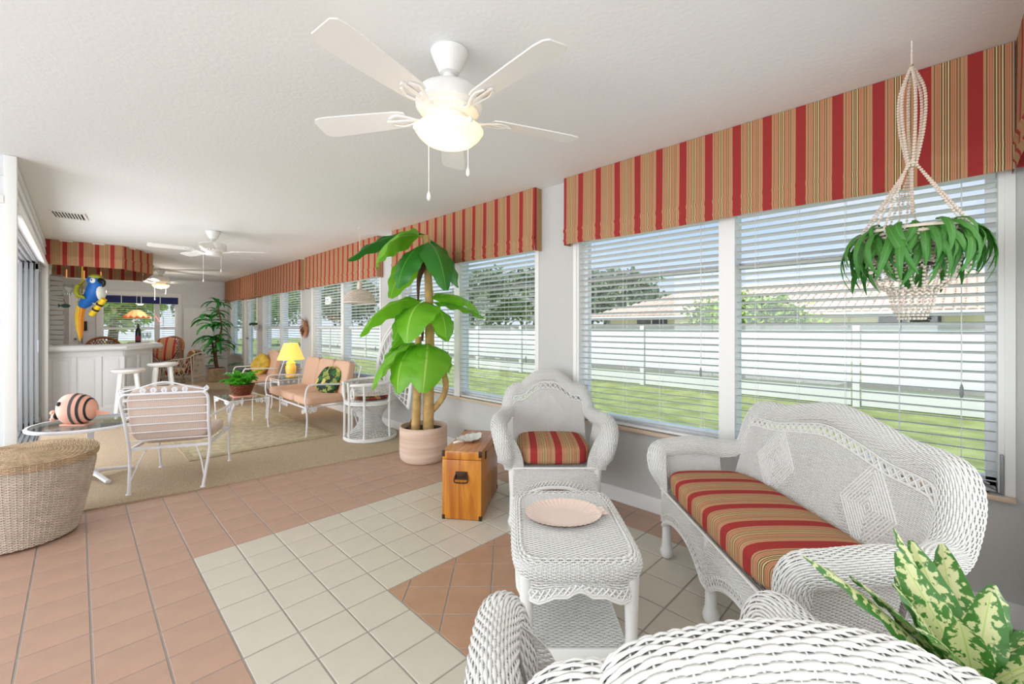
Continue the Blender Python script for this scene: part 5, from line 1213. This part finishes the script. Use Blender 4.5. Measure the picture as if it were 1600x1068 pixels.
# broad dark plant by settee
bp2 = thing('broad_leaf_plant', 'dark broad-leaved plant by the glazed door', 'plant', (2.18, 8.85, .012))
MB().lathe([(.10, 0), (.13, .02), (.15, .25), (.14, .26), (.001, .24)], 20).build('pot', M['pot'], bp2)
for k in range(24):
    a = 2.4*k; ln = random.uniform(.10, .38); tilt = random.uniform(.1, .8)
    bx_, by_, bz_ = ln*tilt*math.cos(a), ln*tilt*math.sin(a), .25+ln*.9; MB().tube([(0, 0, .22), (bx_*.5, by_*.5, .22+ln*.6), (bx_, by_, bz_)], .004, 5).build('leaf_stalk', M['broad'], bp2)
    place_leaf(bp2, paddle(.24, .17, R(20), R(-50), stem=.02, fold=.2, nn=8, wave=.004), 'broad', (bx_, by_, bz_), a)
# small wall plant
wp = thing('wall_planter', 'small green plant in a white wall pot on the pier by the glazed door', 'plant', (W-.07, 10.27, 1.30))
MB().lathe([(.001, -.11), (.035, -.11), (.06, -.02), (.065, .0), (.05, .0)], 16).build('pot', M['china'], wp)
pm_ = [paddle(.18, .04, R(60), R(-40-20*k), stem=.05, nn=6, wave=.002).mesh('leaf', M['broad'], sharp=180) for k in range(3)]
for k in range(26): inst('leaf', pm_[k % 3], wp, (0, 0, -.01), (random.uniform(-.3, .3), 0, random.uniform(R(100), R(260))))

# ------------------------------------------------------------ BAR, canopy, contents
bar = thing('home_bar', 'white panelled home bar with rounded counter in front of the left wall', 'bar', (0, 0, .012))
BX = [(-.29, 8.52), (.47, 8.46), (.83, 8.90), (.83, 10.1), (.70, 10.1), (.70, 8.98), (.40, 8.60), (-.29, 8.66)]
MB().prism(BX, 0, .90).build('bar_body', M['barw'], bar, smooth=False)
def onface(p0, p1, x0, x1, z0, z1, dpt, name, m, par, bev=.004):
    p0, p1 = Vector(p0), Vector(p1); d_ = (p1-p0).normalized(); ang = math.atan2(d_.y, d_.x); o = MB().box(x0, x1, -dpt, 0.0, z0, z1, bev).build(name, m, par); o.location = (p0.x, p0.y, 0); o.rotation_euler = (0, 0, ang); return o
for p0, p1, n in ((BX[0], BX[1], 3), (BX[1], BX[2], 2), (BX[2], BX[3], 3)):
    L_ = (Vector(p1)-Vector(p0)).length
    onface(p0, p1, 0, L_, 0, .10, .02, 'plinth', M['barw'], bar); onface(p0, p1, 0, L_, .82, .90, .014, 'top_rail', M['barw'], bar)
    w = L_/n
    for k in range(n):
        onface(p0, p1, k*w-.02 if k else 0, k*w+.03, .10, .82, .014, 'stile', M['barw'], bar); onface(p0, p1, k*w+.055, (k+1)*w-.045, .14, .78, .008, 'raised_panel', M['barw'], bar)
def offs(poly, d_):
    P = [Vector(p) for p in poly]; out_ = []
    for i in range(len(P)):
        a, b, c_ = P[i-1], P[i], P[(i+1) % len(P)]; n1 = Vector(((b-a).y, -(b-a).x)).normalized(); n2 = Vector(((c_-b).y, -(c_-b).x)).normalized(); m_ = (n1+n2); m_.normalize(); out_.append(tuple(b+m_*d_/max(.5, m_.dot(n1))))
    return out_
ctop = [(-.285, 8.40), (.50, 8.34), (.97, 8.86), (.97, 10.2), (.62, 10.2), (.62, 9.02), (.38, 8.75), (-.285, 8.80)]
cb_ = MB(); rings = []
for k in range(7):
    a = -PI/2+PI*k/6; rings.append([(x, y, .945+.045*math.sin(a)) for x, y in offs(ctop, -.045+.045*math.cos(a))])
V = [p for r_ in rings for p in r_]; n = len(ctop); fs = [(k*n+i, k*n+(i+1) % n, (k+1)*n+(i+1) % n, (k+1)*n+i) for k in range(6) for i in range(n)]+[tuple(range(n))[::-1], tuple(6*n+i for i in range(n))]
cb_.add(V, fs).build('counter_top', M['barw'], bar)
# canopy of striped fabric above the bar
cn = thing('bar_canopy', 'striped fabric canopy boxed in over the bar', 'canopy', (0, 0, 0))
CP = [(-.295, 8.27), (.45, 8.22), (.83, 8.72), (.83, 10.2), (-.295, 10.2)]
zb = 2.075; zt = CEIL-.003; u0 = 0
for a, b in zip(CP[:-1], CP[1:]):
    a, b = Vector(a), Vector(b); L_ = (b-a).length; d_ = (b-a)/L_; nrm = Vector((d_.y, -d_.x)); nn = max(6, int(L_/.06)); prof = [(0, zt), (.0, zb+.15), (.014, zb+.13), (.004, zb+.11), (.004, zb)]; V = []; U = []
    for i in range(nn+1):
        for q, z in prof: p = a+d_*L_*i/nn+nrm*(q+(.003*math.sin(i*1.3) if z < zt-.1 else 0)); V.append((p.x, p.y, z)); U.append((u0+L_*i/nn, z))
    m = len(prof); o = MB().add(V, [(i*m+k, (i+1)*m+k, (i+1)*m+k+1, i*m+k+1) for i in range(nn) for k in range(m-1)], U).build('fabric_side', M['stripe_uv'], cn, sharp=70); u0 += L_
MB().prism([(x, y) for x, y in CP], zt-.012, zt).build('canopy_board', M['white'], cn, smooth=False)
# glass rack hanging within the canopy
gr = thing('glass_rack', 'white lattice glass rack hanging under the bar canopy', 'rack', (0.07, 8.95, 1.86))
MB().grid(lambda u, v: (-.22+.44*u, .12*math.sin(v*PI)-.0, .12-.14*v-.03*math.sin(PI*u)), 14, 6).build('net_drape', M['chip'], gr)
for x in (-.18, 0, .18): MB().tube([(x, 0, .1), (x, 0, .225)], .008, 6).build('rack_hanger', M['amber'], gr)
gl_ = MB().lathe([(.001, .08), (.026, .08), (.004, .074), (.004, .02), (.026, -.01), (.032, -.05), (.028, -.08)], 14)
gme = gl_.mesh('glass', M['tglass'])
for k, x in enumerate((-.2, -.12, -.04, .04, .12, .2)):
    o = bpy.data.objects.new('wine_glass', gme); COL.objects.link(o); o.location = (.07+x, 8.98, 1.79); tag(o, ['leftmost', 'second from left', 'third from left', 'third from right', 'second from right', 'rightmost'][k]+' of the clear glasses hanging upside down under the bar rack', 'glass', 'glasses hanging from the bar rack')
# bottle and things on bar
bt_ = thing('wine_bottle', 'dark wine bottle with red label on the bar counter', 'bottle', (.70, 9.30, 1.002))
MB().lathe([(.036, 0), (.037, .01), (.037, .18), (.03, .215), (.014, .24), (.013, .30), (.015, .305), (.001, .305)], 20, capb=True).build('bottle_body', M['wine'], bt_)
MB().lathe([(.0376, .03), (.0376, .11)], 20).build('bottle_label', M['winel'], bt_)
for k, (x, y) in enumerate(((.78, 9.26), (.84, 9.34), (.76, 9.42), (.85, 9.52))):
    o = MB().lathe([(.001, 0), (.03, 0), (.004, .006), (.004, .06), (.028, .085), (.033, .13), (.028, .16)], 14).build('wine_glass', M['tglass']); o.location = (x, y, 1.002); tag(o, 'clear stemmed glass on the bar counter, '+['nearest', 'second nearest', 'third nearest', 'farthest'][k]+' of four by the wine bottle', 'glass', 'glasses on the bar counter')
# parrot
pa = thing('toy_parrot', 'blue and yellow toy macaw hanging from the front of the bar canopy', 'parrot', CF(-5.86, 6.02, 0), rotF(F))
MB().tube([(-.15, 0, CEIL-.015), (-.16, 0, 1.62)], .008, 6).build('cord', M['yel'], pa)
MB().tube([(-.16, 0, 1.63), (.12, 0, 1.55)], .008, 6).build('perch_cord', M['china'], pa)
MB().tube(cr([(.04, 0, 1.93), (.05, -.01, 1.84), (0, 0, 1.72), (-.1, .0, 1.60), (-.16, 0, 1.54)]), list(np.interp(np.linspace(0, 1, 33), [0, .15, .45, .75, 1], [.045, .08, .095, .07, .045])), 14).build('body', M['plastic_blue'], pa)
MB().ell((.04, -.02, 1.90), (.085, .085, .08), 16, 10).build('head', M['plastic_blue'], pa)
MB().ell((.05, -.02, 1.945), (.075, .075, .045), 14, 8).build('crown', M['lime'], pa)
MB().ell((.07, -.085, 1.895), (.04, .02, .038), 12, 8).build('face_patch', M['china'], pa)
MB().ell((.075, -.103, 1.90), (.010, .008, .010), 8, 6).build('eye', M['black'], pa)
MB().tube(cr([(.11, -.02, 1.90), (.165, -.03, 1.885), (.175, -.03, 1.84), (.155, -.03, 1.81)]), list(np.linspace(.042, .006, 25)), 10).build('beak', M['black'], pa)
MB().ell((.11, .0, 1.74), (.035, .07, .12), 12, 8).build('chest', M['china'], pa)
MB().tube(cr([(-.08, -.05, 1.90), (-.13, -.09, 1.80), (-.12, -.10, 1.70), (-.02, -.12, 1.66)]), [.03]*6+[.06]*12+[.03]*7, 10, flat=.5).build('wing', M['lime'], pa)
MB().tube(cr([(-.05, .05, 1.85), (-.16, .07, 1.68), (-.26, .06, 1.60)]), [.05]*9+[.03]*8, 10, flat=.4).build('wing', M['lime'], pa)
for k, (x, xe) in enumerate(((-.20, -.19), (-.165, -.17), (-.225, -.20))):
    MB().tube(cr([(x+.03, 0, 1.56), (x, 0, 1.40), (xe, 0, 1.2), (xe+.0, 0, 1.06+.03*k)]), list(np.interp(np.linspace(0, 1, 25), [0, .6, 1], [.032, .034, .008])), 8, flat=.6).build('tail_feather', M['yel'] if k != 1 else M['oran'], pa)
MB().tube([(.02, -.05, 1.42), (.20, -.05, 1.64)], .035, 10).build('perch', M['yel'], pa)
for t in (.3, .62): MB().tube([(.02+.18*t, -.05, 1.42+.22*t), (.035+.18*t, -.05, 1.44+.22*t)], .042, 10).build('claw', M['black'], pa)
# old shutter, fish, fridge on left wall behind the bar
sh_ = thing('weathered_shutter', 'weathered white wooden shutter with dark gaps beside the bar', 'shutter', (-.215, 9.2, 1.45), 0)
MB().box(-.07, .07, 0, .015, -.45, .57).build('backing', M['greym'], sh_)
sm = MB().box(-.072, .072, -.02, .0, -.030, .030, .003).mesh('slat', M['chip'])
for k in range(14): inst('slat', sm, sh_, (random.uniform(-.006, .006), 0, -.42+k*.072), (0, R(random.uniform(-7, 7)), 0))
ff = thing('teal_fish_plaque', 'teal fish plaque hung on the white shutter by the bar', 'plaque', (-.12, 8.95, 1.56))
MB().ell((0, 0, 0), (.05, .015, .028), 14, 8).build('body', M['teal'], ff); MB().add([(-.04, 0, 0), (-.075, 0, .03), (-.075, 0, -.03), (-.06, .01, 0)], [(0, 1, 3), (0, 3, 2), (1, 2, 3), (0, 2, 1)]).build('tail', M['teal'], ff)
MB().tube([(0, 0, .03), (-.02, .0, .1), (-.08, .22, .12)], .003, 4).build('hanging_wire', M['dark'], ff)
fg = thing('tall_cabinet', 'tall grey cabinet against the left wall behind the bar', 'cabinet', (-.20, 11.0, .012))
MB().box(-.09, .10, -.3, .3, 0, 1.85, .01).build('body', M['wall'], fg); MB().box(-.07, .08, -.315, -.3, .1, 1.0, .004).box(-.07, .08, -.315, -.3, 1.05, 1.8, .004).build('door', M['wall'], fg)
# stools
def stool(loc, label, h):
    o = thing('bar_stool', label, 'stool', loc)
    MB().lathe([(.001, h-.06), (.13, h-.06), (.175, h-.04), (.188, h-.02), (.175, h-.003), (.14, h), (.001, h)], 32).build('seat', M['white'], o)
    for k in range(4):
        a = PI/4+k*PI/2; MB().tube([(.11*math.cos(a), .11*math.sin(a), h-.04), (.19*math.cos(a), .19*math.sin(a), 0)], [.026, .018], 10).build('leg', M['white'], o)
    for zz, rr_ in ((.22, .165), (.40, .143)):
        for k in range(4): a = PI/4+k*PI/2; b = a+PI/2; MB().tube([(rr_*math.cos(a), rr_*math.sin(a), zz), (rr_*math.cos(b), rr_*math.sin(b), zz)], .009, 8).build('stretcher', M['white'], o)
stool((.90, 8.22, .012), 'white round bar stool standing farther right at the bar', .71); stool((.50, 8.0, .012), 'white round bar stool in front of the bar corner', .66)

# dining area
dt = thing('glass_dining_table', 'round glass dining table on a rattan base behind the bar', 'table', (.85, 11.5, .012))
MB().lathe([(.001, .725), (.42, .725), (.42, .735), (.001, .735)], 36).build('glass_top', M['tglass'], dt)
MB().lathe([(.24, 0), (.25, .02), (.13, .3), (.13, .45), (.25, .71), (.26, .724)], 20).build('rattan_base', M['rattan'], dt)
tag(MB().lathe([(.035, 0), (.04, .01), (.042, .10), (.038, .10), (.035, .02), (.001, .02)], 16).build('candle_cup', M['china'], loc=(1.02, 11.3, .749)), 'small white cup candle on the glass dining table', 'cup')
def rattan_chair(loc, rz, label, w=.30, top=1.02):
    o = thing('rattan_chair', label, 'chair', loc, rz)
    def bk(U, V): a = (U-.5)*R(170); return np.stack([w*np.sin(a), .05+w*.75*np.cos(a), .30+(top-.30-.30*(np.abs(U-.5)*2)**2)*V], -1)
    b = MB()
    for k in range(-14, 30):
        for s_ in (-1, 1):
            u = np.linspace(0, 1, 24); v_ = (u*s_*2.2+k/8.0); ok = (v_ >= 0) & (v_ <= 1)
            if ok.sum() > 2: b.tube(bk(u[ok], v_[ok]), .008, 4)
    b.build('lattice_back', M['rattan'], o)
    MB().tube(bk(np.linspace(0, 1, 30), np.ones(30)), .024, 8).build('top_roll', M['rattan'], o)
    MB().lathe([(.001, .40), (w, .40), (w+.01, .42), (w, .44), (.001, .44)], 24).build('seat', M['rattan'], o)
    for sx in (-1, 1):
        for sy in (-1, 1): MB().tube([(sx*w*.65, sy*w*.65, .42), (sx*w*.8, sy*w*.8, 0)], .018, 8).build('leg', M['rattan'], o)
    return o
rattan_chair((1.35, 11.95, .012), rotF((.6, .8)), 'brown rattan dining chair with striped cushion near the far window')
cushion_seat(.44, .52, .09, (1.36, 12.03, .78), rotF((.6, .8)), 'red striped back cushion in the brown rattan chair right of the bar', 'stripe_obj', 'back_cushion', rot=(R(78), 0), e=2.6)
rattan_chair((.40, 12.25, .012), rotF((-.1, 1)), 'brown rattan dining chair showing above the bar counter')
# white rattan chair with floral cushion
wc = thing('white_rattan_armchair', 'white bent-rattan armchair with brown floral cushions beside the bar stools', 'armchair', (1.42, 10.35, .012), rotF((.86, -.5)))
hx = .27
for s_ in (-1, 1):
    MB().tube(cr([(s_*hx, -.26, 0), (s_*hx, -.25, .3), (s_*(hx+.01), -.2, .55), (s_*(hx+.01), -.05, .62), (s_*hx, .2, .66), (s_*.2, .28, .72), (0, .30, .74)]), .012, 8).build('hoop_arm', M['rattanw'], wc)
    MB().tube([(s_*hx*.9, .24, .70), (s_*hx*.95, .26, .35), (s_*hx, .30, 0)], .012, 8).build('rear_leg', M['rattanw'], wc)
lt = MB()
for k in range(9):
    for s_ in (-1, 1): x = -.24+.06*k; lt.tube([(x, .27, .30), (max(-.26, min(.26, x+s_*.12)), .29, .70)], .006, 5)
for s_ in (-1, 1):
    for k in range(6):
        for q in (-1, 1): y = -.22+.08*k; lt.tube([(s_*hx, y, .30), (s_*hx, max(-.24, min(.24, y+q*.12)), .60)], .006, 5)
lt.build('lattice', M['rattanw'], wc)
MB().tube([(-hx, -.26, .30), (hx, -.26, .30), (hx, .27, .30), (-hx, .27, .30)], .012, 8, True).tube([(-hx, -.26, .22), (hx, -.26, .22), (hx, .27, .22), (-hx, .27, .22)], .008, 8, True).build('seat_frame', M['rattanw'], wc)
sc_ = MB()
for k in range(8): sc_.tube([(-hx+.0675*k, .272, .22), (-hx+.0675*(k+.5), .272, .30), (-hx+.0675*(k+1), .272, .22)], .005, 5)
for s_ in (-1, 1):
    for k in range(8): sc_.tube([(s_*hx, -.26+.066*k, .22), (s_*hx, -.26+.066*(k+.5), .30), (s_*hx, -.26+.066*(k+1), .22)], .005, 5)
sc_.build('apron_zigzag', M['rattanw'], wc)
wrz = wc.rotation_euler[2]
cushion_seat(.48, .46, .12, wpos(wc, (0, -.02, .38)), wrz, 'brown floral seat cushion in the white rattan armchair', 'floral', e=4)
cushion_seat(.46, .40, .12, wpos(wc, (0, .19, .60)), wrz, 'brown floral back cushion in the white rattan armchair', 'floral', 'back_cushion', rot=(R(80), 0), e=4)
# pendant over dining table
pd = thing('pendant_lamp', 'amber glass pendant lamp over the dining table in front of the far window', 'lamp', (.85, 11.6, 0))
MB().grid(lambda u, v: ((.05+.14*u**.7)*math.cos(2*PI*v), (.05+.14*u**.7)*math.sin(2*PI*v), 1.60-.14*u+.012*math.cos(v*2*PI*12)*u), 6, 96).build('glass_shade', M['amber'], pd)
b = MB(); 
for k in range(12): a = 2*PI*k/12; b.ell((.185*math.cos(a), .185*math.sin(a), 1.46), (.028, .028, .028), 8, 6)
b.build('orange_flowers', mat('orange_glass', (236, 110, 60), .4, emit=(240, 110, 60), estr=.3), pd)
MB().tube([(0, 0, 1.60), (0, 0, CEIL-.02)], .005, 6).lathe([(.05, CEIL), (.045, CEIL-.02), (.005, CEIL-.03)], 16).build('chain', M['greym'], pd)
# neon sign on far window
nn_ = thing('arched_window_ornament', 'pale arched window ornament with a pink bird on the far window', 'ornament', (1.33, YF-.06, 1.42))
MB().tube([(.10*math.cos(a), 0, .03+.13*math.sin(a)) for a in np.linspace(0, PI, 16)]+[(-.10, 0, -.13), (.1, 0, -.13), (.1, 0, .03)], .006, 6).build('arch_frame', M['china'], nn_)
MB().tube(cr([(-.03, 0, .12), (-.045, 0, .08), (-.01, 0, .04), (.02, 0, -.02), (.05, 0, -.06), (.08, 0, -.06)]), .009, 6).build('bird', M['neon'], nn_)

# objects on sill: bookend and leaflets
be = thing('metal_bookend', 'dark grey metal bracket standing on the window sill at far right', 'bookend', (W+.0, -.175, ZS), R(0))
MB().box(-.03, .02, -.02, .02, 0, .006).box(-.02, .01, -.022, -.012, 0, .17, .004).build('upright', M['greym'], be)
MB().tube(cr([(-.02, .14, .12), (-.02, .08, .06), (-.02, .0, .02)]), .008, 6, flat=.5).tube(cr([(-.02, .16, .15), (-.02, .1, .08), (-.02, .02, .04)]), .006, 6).build('brace', M['greym'], be)
for k in range(3):
    o = MB().box(-.03, .03, -.06, .06, 0, .007, .002).build('leaflet_stack', M['china'] if k % 2 == 0 else M['greypanel']); o.location = (W-.0+.004*k, -.08, ZS+.0005+.0078*k); tag(o, ['bottom', 'middle', 'top'][k]+' of the folded leaflets on the near window sill', 'leaflet')
